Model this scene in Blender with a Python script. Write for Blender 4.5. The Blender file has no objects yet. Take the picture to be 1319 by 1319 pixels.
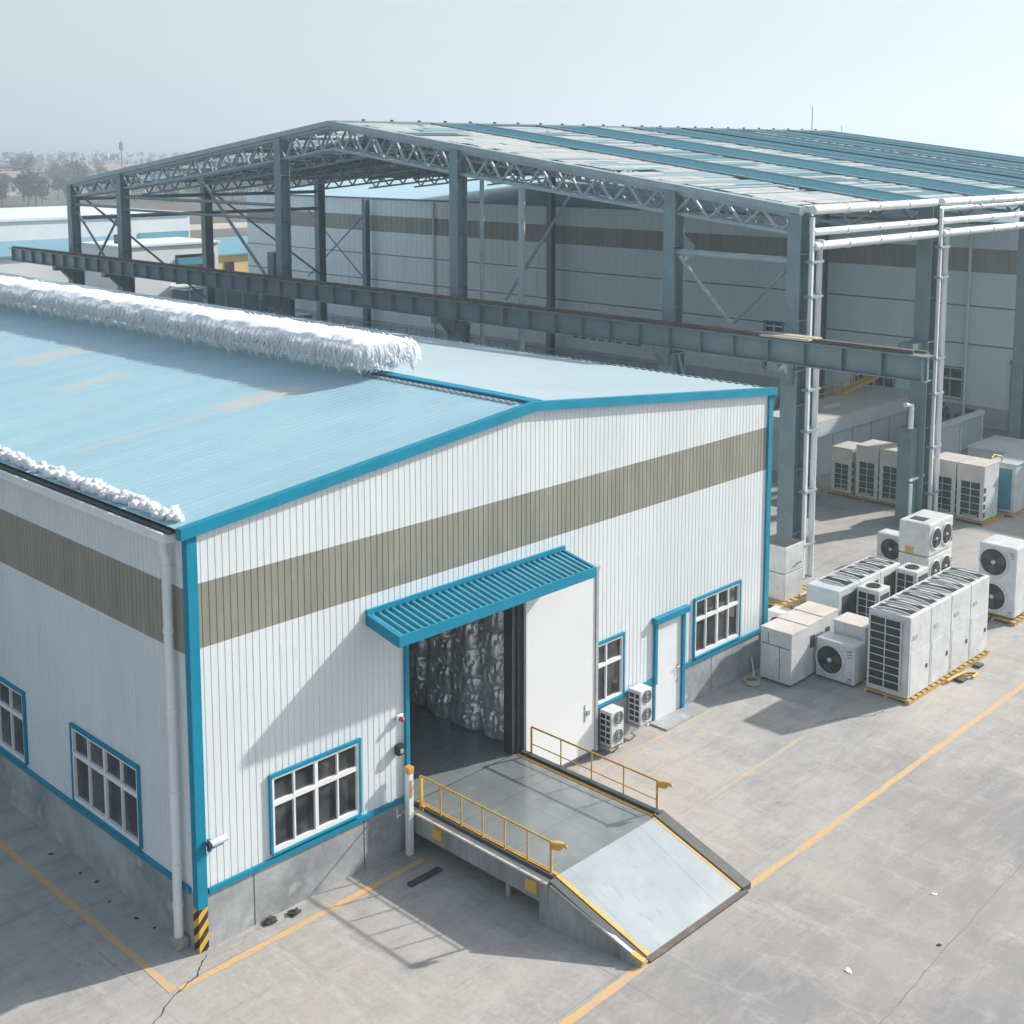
import bpy, bmesh, math, random
from mathutils import Vector, Matrix, noise
random.seed(7)
R = math.radians
SC = bpy.context.scene
COL = SC.collection

# ------------------------------------------------------------------ materials
def nodes(name):
    m = bpy.data.materials.new(name); m.use_nodes = True
    nt = m.node_tree; b = nt.nodes['Principled BSDF']
    return m, nt, b
def coords(nt, scale=(1, 1, 1), kind='Object'):
    tc = nt.nodes.new('ShaderNodeTexCoord'); mp = nt.nodes.new('ShaderNodeMapping')
    mp.inputs['Scale'].default_value = scale
    nt.links.new(tc.outputs[kind], mp.inputs['Vector']); return mp.outputs['Vector']
def noise_fac(nt, vec, scale, detail=6, rough=.6, lo=.35, hi=.65):
    n = nt.nodes.new('ShaderNodeTexNoise'); n.inputs['Scale'].default_value = scale
    n.inputs['Detail'].default_value = detail; n.inputs['Roughness'].default_value = rough
    nt.links.new(vec, n.inputs['Vector'])
    r = nt.nodes.new('ShaderNodeMapRange'); r.inputs['From Min'].default_value = lo; r.inputs['From Max'].default_value = hi
    nt.links.new(n.outputs['Fac'], r.inputs['Value']); return r.outputs['Result']
def mix(nt, fac, a, b, blend='MIX'):
    m = nt.nodes.new('ShaderNodeMix'); m.data_type = 'RGBA'; m.blend_type = blend; m.clamp_factor = True
    for s, v in ((m.inputs['Factor'], fac), (m.inputs['A'], a), (m.inputs['B'], b)):
        if hasattr(v, 'links') or hasattr(v, 'is_linked'): nt.links.new(v, s)
        elif isinstance(v, (int, float)): s.default_value = v
        else: s.default_value = (*v, 1)
    return m.outputs['Result']
def math_(nt, op, a, b=0.0):
    m = nt.nodes.new('ShaderNodeMath'); m.operation = op
    for i, v in enumerate((a, b)):
        if hasattr(v, 'is_linked'): nt.links.new(v, m.inputs[i])
        else: m.inputs[i].default_value = v
    return m.outputs[0]
def bump(nt, b, h, strength=.3, dist=.02):
    n = nt.nodes.new('ShaderNodeBump'); n.inputs['Strength'].default_value = strength; n.inputs['Distance'].default_value = dist
    nt.links.new(h, n.inputs['Height']); nt.links.new(n.outputs['Normal'], b.inputs['Normal'])
def mat(name, c1, c2=None, scale=3., rough=.5, metal=0., stretch=(1, 1, 1), bmp=0., c3=None, s3=25., spec=.5, amt=1.):
    m, nt, b = nodes(name)
    v = coords(nt, stretch)
    col = None
    if c2 is None: c2 = tuple(x*.82 for x in c1)
    f = noise_fac(nt, v, scale, 8, .65, .38, .68)
    if amt != 1.: f = math_(nt, 'MULTIPLY', f, amt)
    col = mix(nt, f, c1, c2)
    if c3:
        f3 = noise_fac(nt, v, s3, 5, .6, .58, .72)
        col = mix(nt, math_(nt, 'MULTIPLY', f3, .6), col, c3)
    nt.links.new(col, b.inputs['Base Color'])
    b.inputs['Roughness'].default_value = rough; b.inputs['Metallic'].default_value = metal
    b.inputs['Specular IOR Level'].default_value = spec
    if bmp: bump(nt, b, noise_fac(nt, v, scale*6, 6, .6, .2, .8), bmp, .02)
    return m

M = {}
M['wall'] = mat('white_wall_sheet', (.68, .72, .74), (.61, .655, .68), .7, .45, stretch=(1, 1, .25), c3=(.54, .565, .57), s3=5)
M['wall_side'] = M['wall']
M['daylight'] = mat('weathered_daylight_sheet', (.275, .272, .222), (.205, .205, .17), 1.2, .5, stretch=(1.6, 1.6, .35), c3=(.37, .36, .28), s3=4)
M['blue'] = mat('blue_trim_paint', (.002, .23, .36), (.004, .19, .30), 2., .5, c3=(.03, .27, .38), s3=9, spec=.2)
M['roof'] = None
M['concrete'] = mat('grey_plinth_concrete', (.40, .415, .425), (.17, .187, .20), .9, .85, bmp=.3, c3=(.56, .57, .575), s3=1.8)
M['concrete_dark'] = mat('stained_platform_concrete', (.33, .34, .33), (.16, .175, .175), 1.6, .85, stretch=(1.5, 1.5, .3), bmp=.3)
M['white_frame'] = mat('white_window_frame', (.78, .79, .80), (.70, .71, .72), 3., .4)
M['white_pipe'] = mat('white_plastic_pipe', (.74, .77, .79), (.62, .66, .69), 1.5, .35, stretch=(1, 1, .4))
M['door_white'] = mat('white_door_panel', (.70, .72, .74), (.65, .67, .69), .8, .45)
M['dark'] = mat('dark_rubber', (.05, .062, .066), (.028, .035, .036), 4., .6, c3=(.11, .12, .12), s3=12)
M['black'] = mat('black_grille', (.018, .022, .024), (.012, .014, .015), 6., .5)
M['steel'] = mat('blue_grey_steel_paint', (.16, .245, .275), (.12, .195, .22), 1.2, .5, c3=(.24, .29, .31), s3=6)
M['steel_light'] = mat('pale_blue_grey_steel_paint', (.30, .39, .42), (.22, .30, .33), 1.5, .45)
M['girder'] = mat('green_grey_girder_paint', (.14, .222, .24), (.105, .175, .192), 1.5, .5, c3=(.16, .2, .2), s3=5)
M['rust'] = mat('rusty_rail_top', (.13, .095, .08), (.07, .06, .055), 3., .8, c3=(.22, .19, .17), s3=7)
M['yellow'] = mat('yellow_safety_paint', (.66, .38, .07), (.48, .27, .06), 5., .5, c3=(.30, .18, .07), s3=16)
M['pallet'] = mat('yellow_pallet_wood', (.52, .33, .09), (.32, .20, .07), 5., .7)
M['galv'] = mat('galvanised_metal', (.45, .47, .48), (.34, .36, .37), 5., .45, .3)
M['cab'] = mat('off_white_cabinet_paint', (.62, .64, .645), (.48, .505, .51), 2., .45, c3=(.36, .36, .345), s3=7, bmp=.04)
M['cab_beige'] = mat('beige_cabinet_paint', (.62, .585, .54), (.50, .47, .43), 2., .5, c3=(.40, .36, .31), s3=5, bmp=.04)
M['cab_blue'] = mat('pale_blue_cabinet_paint', (.50, .57, .60), (.41, .48, .52), 2., .45)
M['cab_teal'] = mat('teal_cabinet_paint', (.05, .27, .36), (.04, .21, .29), 2., .5)
M['fan_grey'] = mat('grey_fan_blade', (.07, .075, .08), (.05, .055, .06), 6., .5)
M['hub'] = mat('pale_fan_hub', (.6, .6, .6), (.5, .5, .5), 6., .5)
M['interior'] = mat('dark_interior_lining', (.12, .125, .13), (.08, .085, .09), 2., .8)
M['hall'] = mat('grey_hall_sheet', (.74, .85, .87), (.67, .78, .80), .35, .5, stretch=(1, 1, .3))
M['hall_band'] = mat('dark_hall_band', (.30, .315, .30), (.23, .245, .235), 1., .6, stretch=(2, 2, .2))
M['hall_roof'] = mat('pale_blue_hall_roof', (.42, .62, .71), (.36, .55, .65), .4, .4)
M['annex_roof'] = mat('beige_annex_roof', (.58, .54, .50), (.46, .44, .42), .8, .8)
M['annex'] = mat('grey_annex_wall', (.50, .56, .58), (.41, .47, .49), .8, .7)
M['far_white'] = mat('far_white_wall', (.66, .69, .70), (.58, .61, .63), .3, .6)
M['far_blue'] = mat('far_blue_roof', (.15, .32, .41), (.12, .28, .37), .5, .5)
M['far_yellow'] = mat('far_yellow_wall', (.58, .43, .20), (.50, .36, .17), .5, .7)
M['house'] = mat('far_house_wall', (.55, .49, .43), (.45, .41, .37), .1, .8)
M['house_roof'] = mat('far_house_roof', (.30, .22, .19), (.24, .20, .18), .3, .8)
M['bark'] = mat('tree_bark', (.13, .115, .10), (.09, .08, .07), 3., .9)
M['leaf'] = mat('dull_winter_foliage', (.085, .095, .07), (.055, .065, .05), .8, .8)
M['pink'] = mat('red_lamp_plastic', (.45, .08, .07), None, 4., .4)
M['sheet_blue'] = mat('blue_shed_roof_sheet', (.085, .33, .40), (.07, .285, .35), .5, .5, stretch=(1, .3, 1))
M['sheet_pale'] = mat('faded_blue_roof_sheet', (.17, .30, .35), (.25, .36, .40), .8, .5, stretch=(1, .3, 1))
M['crack'] = mat('crack_filler', (.06, .06, .06), None, 8., .9)
M['debris'] = mat('dark_scrap', (.03, .03, .03), (.06, .05, .05), 9., .9)
M['wire'] = mat('tan_hose', (.48, .42, .34), None, 6., .6)
M['pipe_base'] = mat('downpipe_block_concrete', (.40, .36, .30), (.28, .25, .21), 5., .9)

def glass_mat():
    m, nt, b = nodes('dark_window_glass')
    v = coords(nt)
    f = noise_fac(nt, v, 1.4, 3, .5, .45, .6)
    nt.links.new(mix(nt, f, (.022, .027, .029), (.075, .08, .078)), b.inputs['Base Color'])
    b.inputs['Roughness'].default_value = .07; b.inputs['Specular IOR Level'].default_value = .6
    return m
M['glass'] = glass_mat()

def roof_mat(ca=(.275, .455, .53), cb=(.225, .40, .485), patches=True):
    m, nt, b = nodes('light_blue_roof_sheet')
    v = coords(nt)
    base = mix(nt, noise_fac(nt, v, .35, 7, .6, .35, .7), ca, cb)
    # sheet-to-sheet tone: bands one sheet (1 m) wide running up the slope
    vs = coords(nt, (.08, 1., .0))
    wn = nt.nodes.new('ShaderNodeTexNoise'); wn.inputs['Scale'].default_value = 1.1; wn.inputs['Detail'].default_value = 1
    nt.links.new(vs, wn.inputs['Vector'])
    r = nt.nodes.new('ShaderNodeMapRange'); r.inputs['From Min'].default_value = .35; r.inputs['From Max'].default_value = .7
    nt.links.new(wn.outputs['Fac'], r.inputs['Value'])
    base = mix(nt, math_(nt, 'MULTIPLY', r.outputs[0], .5), base, (.33, .51, .59))
    vf = coords(nt, (.25, 6., .0))
    st = noise_fac(nt, vf, 1.5, 4, .6, .52, .72)
    base = mix(nt, math_(nt, 'MULTIPLY', st, .4), base, (.40, .56, .63))
    # pale film of dirt
    dirt = noise_fac(nt, coords(nt, (.4, 1.2, .0)), .9, 8, .7, .55, .75)
    base = mix(nt, math_(nt, 'MULTIPLY', dirt, .35), base, (.44, .52, .54))
    # sheets that have weathered to a warm tone
    xyz = nt.nodes.new('ShaderNodeSeparateXYZ'); nt.links.new(v, xyz.inputs[0])
    wob = math_(nt, 'MULTIPLY', math_(nt, 'SUBTRACT', noise_fac(nt, coords(nt, (.6, 2, 1)), 1.5, 8, .7, .2, .8), .5), .9)
    for (x0, x1, y0, y1, a_) in () if not patches else ((4.0, 6.3, 4.9, 5.9, .8), (3.7, 5.9, 13.2, 14.6, .6), (3.0, 4.8, 9.9, 10.7, .65), (.8, 4.0, 5.2, 5.5, .7), (1.4, 3.4, 7.8, 8.2, .3)):
        dx = math_(nt, 'SUBTRACT', (x1-x0)/2, math_(nt, 'ABSOLUTE', math_(nt, 'SUBTRACT', math_(nt, 'ADD', xyz.outputs['X'], wob), (x0+x1)/2)))
        dy = math_(nt, 'SUBTRACT', (y1-y0)/2, math_(nt, 'ABSOLUTE', math_(nt, 'SUBTRACT', xyz.outputs['Y'], (y0+y1)/2)))
        k_ = nt.nodes.new('ShaderNodeMapRange'); k_.inputs['From Max'].default_value = .25; k_.inputs['To Max'].default_value = a_
        nt.links.new(math_(nt, 'MINIMUM', dx, dy), k_.inputs['Value'])
        base = mix(nt, k_.outputs[0], base, (.47, .455, .42))
    nt.links.new(base, b.inputs['Base Color']); b.inputs['Roughness'].default_value = .33
    b.inputs['Specular IOR Level'].default_value = .6
    bump(nt, b, st, .1, .01)
    return m
M['roof'] = roof_mat(); M['roof_sunlit'] = roof_mat((.42, .50, .535), (.37, .46, .50), False)  # right-slope copy: sunlit whiteness put into a paler base colour
M['roof_patch'] = mat('faded_translucent_roof_sheet', (.43, .48, .47), (.31, .47, .53), 1.1, .5, stretch=(.5, 1.5, 1))

def snow_mat(name, c1, c2):
    m, nt, b = nodes(name)
    v = coords(nt)
    nt.links.new(mix(nt, noise_fac(nt, v, 5, 5, .6, .35, .7), c1, c2), b.inputs['Base Color'])
    b.inputs['Roughness'].default_value = .65
    tr = nt.nodes.new('ShaderNodeBsdfTranslucent'); tr.inputs['Color'].default_value = (.92, .95, .97, 1)
    ms = nt.nodes.new('ShaderNodeMixShader'); ms.inputs[0].default_value = .38
    nt.links.new(b.outputs[0], ms.inputs[1]); nt.links.new(tr.outputs[0], ms.inputs[2]); nt.links.new(ms.outputs[0], nt.nodes['Material Output'].inputs['Surface'])
    return m
M['fluff'] = snow_mat('white_frost_fringe', (.86, .88, .90), (.78, .81, .84))
M['fluff_core'] = mat('white_frost_bank', (.80, .83, .86), (.70, .74, .78), 5, .7)

def foil_mat():
    m, nt, b = nodes('crumpled_silver_foil')
    v = coords(nt)
    nt.links.new(mix(nt, noise_fac(nt, v, 3, 5, .6), (.93, .95, .96), (.76, .78, .79)), b.inputs['Base Color'])
    b.inputs['Metallic'].default_value = .62; b.inputs['Roughness'].default_value = .22
    bump(nt, b, noise_fac(nt, coords(nt, (1, 1, .35)), 9, 5, .6, .2, .8), .55, .05)
    return m
M['foil'] = foil_mat()

def hazard_mat():
    m, nt, b = nodes('hazard_stripe_paint')
    tc = nt.nodes.new('ShaderNodeTexCoord'); sx = nt.nodes.new('ShaderNodeSeparateXYZ')
    nt.links.new(tc.outputs['Object'], sx.inputs[0])
    d = math_(nt, 'ADD', math_(nt, 'SUBTRACT', sx.outputs['Z'], math_(nt, 'MULTIPLY', sx.outputs['X'], 1.)), sx.outputs['Y'])
    f = math_(nt, 'GREATER_THAN', math_(nt, 'FRACT', math_(nt, 'DIVIDE', d, .25)), .5)
    n = noise_fac(nt, coords(nt), 9, 4, .6, .55, .8)
    c = mix(nt, f, (.68, .38, .04), (.02, .02, .02))
    nt.links.new(mix(nt, math_(nt, 'MULTIPLY', n, .5), c, (.3, .28, .24)), b.inputs['Base Color']); b.inputs['Roughness'].default_value = .6
    return m
M['hazard'] = hazard_mat()

def yard_mat():
    m, nt, b = nodes('worn_yard_concrete')
    v = coords(nt)
    sx = nt.nodes.new('ShaderNodeSeparateXYZ'); nt.links.new(v, sx.inputs[0])
    big = noise_fac(nt, v, .22, 6, .6, .35, .68)
    c = mix(nt, big, (.43, .42, .405), (.33, .328, .323))
    c = mix(nt, math_(nt, 'MULTIPLY', noise_fac(nt, v, 1.7, 8, .72, .42, .66), .35), c, (.26, .258, .255))
    # worn, darker traffic lane on the far side of the yellow line
    wob = noise_fac(nt, v, .25, 4, .6, .2, .8)
    lane = nt.nodes.new('ShaderNodeMapRange'); lane.interpolation_type = 'SMOOTHSTEP'
    lane.inputs['From Min'].default_value = -3.8; lane.inputs['From Max'].default_value = -7.2
    yy = math_(nt, 'ADD', sx.outputs['Y'], math_(nt, 'MULTIPLY', math_(nt, 'SUBTRACT', wob, .5), 3.))
    nt.links.new(yy, lane.inputs['Value'])
    c = mix(nt, math_(nt, 'MULTIPLY', lane.outputs[0], .8), c, (.21, .21, .214))
    # long tyre smears along the lane
    sm = noise_fac(nt, coords(nt, (.5, 1.6, 1)), 1.2, 12, .78, .47, .68)
    c = mix(nt, math_(nt, 'MULTIPLY', sm, .5), c, (.15, .149, .151))
    warm = noise_fac(nt, v, .16, 4, .6, .46, .66)
    c = mix(nt, math_(nt, 'MULTIPLY', warm, .55), c, (.455, .405, .365))
    sm2 = noise_fac(nt, coords(nt, (1.4, .35, 1)), 1., 12, .78, .5, .68)
    c = mix(nt, math_(nt, 'MULTIPLY', sm2, .4), c, (.17, .168, .165))
    lt = noise_fac(nt, coords(nt, (.8, 1.9, 1)), 1.1, 12, .8, .5, .7)
    c = mix(nt, math_(nt, 'MULTIPLY', lt, .5), c, (.50, .485, .465))
    fine = noise_fac(nt, v, 14, 6, .7, .3, .75)
    c = mix(nt, math_(nt, 'MULTIPLY', fine, .3), c, (.19, .187, .18))
    spk = noise_fac(nt, v, 6, 10, .85, .56, .68)
    c = mix(nt, math_(nt, 'MULTIPLY', spk, .45), c, (.15, .15, .15))
    spl = noise_fac(nt, coords(nt, (1, 1, 2)), 4.3, 10, .85, .58, .7)
    c = mix(nt, math_(nt, 'MULTIPLY', spl, .4), c, (.52, .505, .49))
    oil = noise_fac(nt, v, 1.9, 4, .5, .70, .76)
    c = mix(nt, math_(nt, 'MULTIPLY', oil, .45), c, (.10, .10, .10))
    cs = noise_fac(nt, coords(nt, (.22, 1.5, 1)), 1.5, 14, .8, .53, .60)
    c = mix(nt, math_(nt, 'MULTIPLY', cs, .30), c, (.17, .169, .17))
    cl = noise_fac(nt, coords(nt, (1.9, .5, 1)), .8, 14, .82, .54, .60)
    c = mix(nt, math_(nt, 'MULTIPLY', cl, .28), c, (.52, .505, .485))
    dk = noise_fac(nt, coords(nt, (.9, 1.1, 1)), .55, 14, .82, .56, .66)
    c = mix(nt, math_(nt, 'MULTIPLY', dk, .42), c, (.175, .173, .175))
    # sawn slab joints
    br = nt.nodes.new('ShaderNodeTexBrick'); br.offset = 0
    br.inputs['Scale'].default_value = 1.; br.inputs['Mortar Size'].default_value = .008; br.inputs['Mortar Smooth'].default_value = .3
    br.inputs['Brick Width'].default_value = 5.2; br.inputs['Row Height'].default_value = 4.6
    mv = nt.nodes.new('ShaderNodeMapping'); mv.inputs['Location'].default_value = (1.1, .45, 0)
    nt.links.new(v, mv.inputs['Vector']); nt.links.new(mv.outputs[0], br.inputs['Vector'])
    jn = math_(nt, 'MULTIPLY', br.outputs['Fac'], math_(nt, 'MULTIPLY', noise_fac(nt, v, .5, 3, .5, .4, .6), .6))
    c = mix(nt, jn, c, (.12, .12, .12))
    nt.links.new(c, b.inputs['Base Color'])
    rr = nt.nodes.new('ShaderNodeMapRange'); rr.inputs['To Min'].default_value = .62; rr.inputs['To Max'].default_value = .9
    nt.links.new(big, rr.inputs['Value']); nt.links.new(rr.outputs[0], b.inputs['Roughness'])
    bump(nt, b, fine, .12, .01)
    return m
M['yard'] = yard_mat()

def deck_mat():
    m, nt, b = nodes('polished_dark_deck')
    v = coords(nt)
    c = mix(nt, noise_fac(nt, v, .8, 6, .6), (.20, .225, .235), (.145, .165, .175))
    sc = noise_fac(nt, coords(nt, (.7, 5, 1)), 2., 6, .65, .6, .75)
    c = mix(nt, math_(nt, 'MULTIPLY', sc, .35), c, (.36, .38, .38))
    br = nt.nodes.new('ShaderNodeTexBrick'); br.offset = 0
    br.inputs['Scale'].default_value = 1; br.inputs['Mortar Size'].default_value = .008
    br.inputs['Brick Width'].default_value = 1.45; br.inputs['Row Height'].default_value = 1.25
    nt.links.new(v, br.inputs['Vector'])
    c = mix(nt, math_(nt, 'MULTIPLY', br.outputs['Fac'], .6), c, (.07, .075, .08))
    nt.links.new(c, b.inputs['Base Color'])
    r = nt.nodes.new('ShaderNodeMapRange'); r.inputs['To Min'].default_value = .14; r.inputs['To Max'].default_value = .34
    nt.links.new(noise_fac(nt, v, 1.6, 5, .6), r.inputs['Value']); nt.links.new(r.outputs[0], b.inputs['Roughness'])
    bump(nt, b, noise_fac(nt, v, 3, 4, .5, .2, .8), .05, .02)
    return m
M['deck'] = deck_mat()
def plate_mat():
    m, nt, b = nodes('pale_blue_chequer_plate')
    v = coords(nt)
    c = mix(nt, noise_fac(nt, v, 1.2, 6, .6), (.335, .385, .415), (.265, .31, .34))
    wear = noise_fac(nt, coords(nt, (2.2, .5, 1)), 1.3, 8, .7, .45, .7)
    c = mix(nt, math_(nt, 'MULTIPLY', wear, .3), c, (.22, .25, .26))
    spots = noise_fac(nt, v, 7, 3, .5, .62, .72)
    c = mix(nt, math_(nt, 'MULTIPLY', spots, .4), c, (.24, .30, .32))
    br = nt.nodes.new('ShaderNodeTexBrick'); br.offset = 0
    br.inputs['Scale'].default_value = 1; br.inputs['Mortar Size'].default_value = .006
    br.inputs['Brick Width'].default_value = .92; br.inputs['Row Height'].default_value = 9.
    mv = nt.nodes.new('ShaderNodeMapping'); mv.inputs['Location'].default_value = (.1, .4, 0)
    nt.links.new(v, mv.inputs['Vector']); nt.links.new(mv.outputs[0], br.inputs['Vector'])
    c = mix(nt, math_(nt, 'MULTIPLY', br.outputs['Fac'], math_(nt, 'MULTIPLY', noise_fac(nt, coords(nt, (2, .6, 1)), 1., 3, .5, .4, .6), .8)), c, (.1, .12, .13))
    dash = noise_fac(nt, coords(nt, (9, 2.2, 1)), 1.6, 2, .5, .64, .70)
    c = mix(nt, math_(nt, 'MULTIPLY', dash, .35), c, (.17, .20, .21))
    nt.links.new(c, b.inputs['Base Color']); b.inputs['Roughness'].default_value = .42
    bump(nt, b, noise_fac(nt, v, 60, 2, .5, .4, .6), .05, .003)
    return m
M['plate'] = plate_mat()

def paint_line_mat():
    m, nt, b = nodes('worn_yellow_line_paint')
    v = coords(nt)
    c = mix(nt, noise_fac(nt, v, 2.6, 10, .8, .40, .64), (.64, .375, .11), (.42, .36, .28))
    c = mix(nt, math_(nt, 'MULTIPLY', noise_fac(nt, v, 11, 6, .7, .5, .62), .5), c, (.33, .30, .26))
    nt.links.new(c, b.inputs['Base Color']); b.inputs['Roughness'].default_value = .8
    return m
M['line'] = paint_line_mat()
def faint_line_mat():
    m, nt, b = nodes('faded_orange_line_paint')
    v = coords(nt)
    c = mix(nt, noise_fac(nt, v, 1.6, 8, .7, .36, .58), (.50, .37, .24), (.36, .345, .32))
    nt.links.new(c, b.inputs['Base Color']); b.inputs['Roughness'].default_value = .85
    return m
M['line_faint'] = faint_line_mat()
def field_mat():
    m, nt, b = nodes('winter_field_earth')
    v = coords(nt)
    c = mix(nt, noise_fac(nt, v, .004, 6, .6, .35, .65), (.13, .115, .09), (.085, .09, .07))
    c = mix(nt, noise_fac(nt, coords(nt, (1, .2, 1)), .012, 5, .6, .5, .6), c, (.20, .17, .13))
    nt.links.new(c, b.inputs['Base Color']); b.inputs['Roughness'].default_value = 1.
    return m
M['field'] = field_mat()
M['bare_soil'] = mat('dark_ploughed_soil', (.10, .075, .06), (.07, .058, .05), .05, 1., stretch=(.3, 1, 1))
M['pale_strip'] = mat('pale_dusty_track', (.48, .43, .36), (.40, .36, .31), .1, 1.)
M['hill'] = mat('distant_wooded_hill', (.07, .085, .075), (.055, .07, .06), .003, 1.)
def trans_mat(name='milky_translucent_sheet', ca=(.80, .80, .79), cb=(.58, .62, .63), ct=(.95, .96, .96)):
    m, nt, b = nodes(name)
    out = nt.nodes['Material Output']
    v = coords(nt, (1, .35, 1))
    c = mix(nt, noise_fac(nt, v, 1.2, 6, .65), ca, cb)
    nt.links.new(c, b.inputs['Base Color']); b.inputs['Roughness'].default_value = .5
    tr = nt.nodes.new('ShaderNodeBsdfTranslucent'); tr.inputs['Color'].default_value = (*ct, 1)
    ms = nt.nodes.new('ShaderNodeMixShader'); ms.inputs[0].default_value = .55
    nt.links.new(b.outputs[0], ms.inputs[1]); nt.links.new(tr.outputs[0], ms.inputs[2])
    nt.links.new(ms.outputs[0], out.inputs['Surface'])
    return m
M['trans'] = trans_mat(); M['trans_teal'] = trans_mat('teal_translucent_sheet', (.22, .40, .46), (.17, .33, .39), (.5, .72, .78))

# ------------------------------------------------------------------ mesh builder
def ident(p): return p
class MB:
    def __init__(s, T=None): s.v = []; s.f = []; s.sm = []; s.T = T or ident
    def _add(s, vs, fs, smooth=False):
        o = len(s.v); s.v += [tuple(s.T(tuple(p))) for p in vs]
        s.f += [tuple(i+o for i in f) for f in fs]; s.sm += [smooth]*len(fs)
    def box(s, a, b, ch=0.):
        x0, y0, z0 = (min(a[i], b[i]) for i in range(3)); x1, y1, z1 = (max(a[i], b[i]) for i in range(3))
        if ch <= 0:
            vs = [(x, y, z) for z in (z0, z1) for y in (y0, y1) for x in (x0, x1)]
            s._add(vs, [(0, 2, 3, 1), (4, 5, 7, 6), (0, 1, 5, 4), (2, 6, 7, 3), (0, 4, 6, 2), (1, 3, 7, 5)])
        else:
            bm = bmesh.new(); bmesh.ops.create_cube(bm, size=1)
            for v in bm.verts: v.co = Vector(((x0+x1)/2+v.co.x*(x1-x0), (y0+y1)/2+v.co.y*(y1-y0), (z0+z1)/2+v.co.z*(z1-z0)))
            bmesh.ops.bevel(bm, geom=bm.edges[:], offset=min(ch, .45*min(x1-x0, y1-y0, z1-z0)), segments=2, profile=.6, affect='EDGES')
            bm.verts.index_update()
            s._add([v.co[:] for v in bm.verts], [tuple(v.index for v in f.verts) for f in bm.faces], False); bm.free()
        return s
    def tube(s, pts, r, n=8, caps=True):
        pts = [Vector(p) for p in pts]; rings = []
        for i, p in enumerate(pts):
            d = (pts[min(i+1, len(pts)-1)]-pts[max(i-1, 0)]).normalized()
            up = Vector((0, 0, 1)) if abs(d.z) < .9 else Vector((1, 0, 0))
            a = d.cross(up).normalized(); b_ = d.cross(a)
            rr = r[i] if isinstance(r, (list, tuple)) else r
            rings.append([p+a*rr*math.cos(2*math.pi*k/n)+b_*rr*math.sin(2*math.pi*k/n) for k in range(n)])
        vs = [q for g in rings for q in g]; fs = []
        for i in range(len(pts)-1):
            for k in range(n): fs.append((i*n+k, i*n+(k+1) % n, (i+1)*n+(k+1) % n, (i+1)*n+k))
        s._add(vs, fs, n > 5)
        if caps: s._add([*rings[0], *rings[-1]], [tuple(range(n)), tuple(range(2*n-1, n-1, -1))])
        return s
    def bar(s, p, q, w, h=None, up=(0, 0, 1)):      # square section bar
        h = h or w; p = Vector(p); q = Vector(q); d = (q-p).normalized(); u = Vector(up)
        if abs(d.dot(u)) > .95: u = Vector((1, 0, 0))
        a = d.cross(u).normalized()*w/2; b_ = a.cross(d).normalized()*h/2
        vs = [e+sx*a+sy*b_ for e in (p, q) for sx, sy in ((-1, -1), (1, -1), (1, 1), (-1, 1))]
        s._add(vs, [(0, 1, 2, 3), (7, 6, 5, 4), (0, 4, 5, 1), (1, 5, 6, 2), (2, 6, 7, 3), (3, 7, 4, 0)]); return s
    def prism(s, poly, h, axis=2):                  # poly: list of 3d points, extruded by vector h
        n = len(poly); h = Vector(h); vs = [Vector(p) for p in poly]+[Vector(p)+h for p in poly]
        s._add(vs, [tuple(range(n)), tuple(range(2*n-1, n-1, -1))]+[(i, (i+1) % n, n+(i+1) % n, n+i) for i in range(n)]); return s
    def quad(s, *p): s._add(p, [tuple(range(len(p)))]); return s
    def build(s, name, m, parent=None, recalc=True, smooth=None):
        off = Vector(parent['_o']) if parent is not None else Vector((0, 0, 0))
        me = bpy.data.meshes.new(name)
        me.from_pydata([tuple(Vector(v)-off) for v in s.v], [], s.f)
        if recalc:
            bm = bmesh.new(); bm.from_mesh(me); bmesh.ops.recalc_face_normals(bm, faces=bm.faces[:]); bm.to_mesh(me); bm.free()
        me.polygons.foreach_set('use_smooth', s.sm if smooth is None else [smooth]*len(me.polygons)); me.update()
        me.materials.append(m)
        o = bpy.data.objects.new(name, me); COL.objects.link(o)
        if parent is not None:
            o.parent = parent; o['_o'] = tuple(parent['_o'])
        else: o['_o'] = (0, 0, 0)
        return o
def tag(o, label=None, cat=None, group=None, kind=None):
    if label: o['label'] = label
    if cat: o['category'] = cat
    if group: o['group'] = group
    if kind: o['kind'] = kind
    return o
def thing(name, loc, label, cat, group=None):
    o = bpy.data.objects.new(name, None); COL.objects.link(o); o.location = loc; o['_o'] = tuple(loc)
    o.empty_display_size = .3
    return tag(o, label, cat, group)
def dup(o, loc=None, rz=0, label=None, group=None, parent=None):
    c = o.copy(); COL.objects.link(c)
    if parent is not None: c.parent = parent
    else:
        c.location = loc; c.rotation_euler = (0, 0, rz)
        if label: c['label'] = label
        if group: c['group'] = group
    for ch in [k for k in o.children]: dup(ch, parent=c)
    return c
def fin(o, smooth_angle=None): return o

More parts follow.
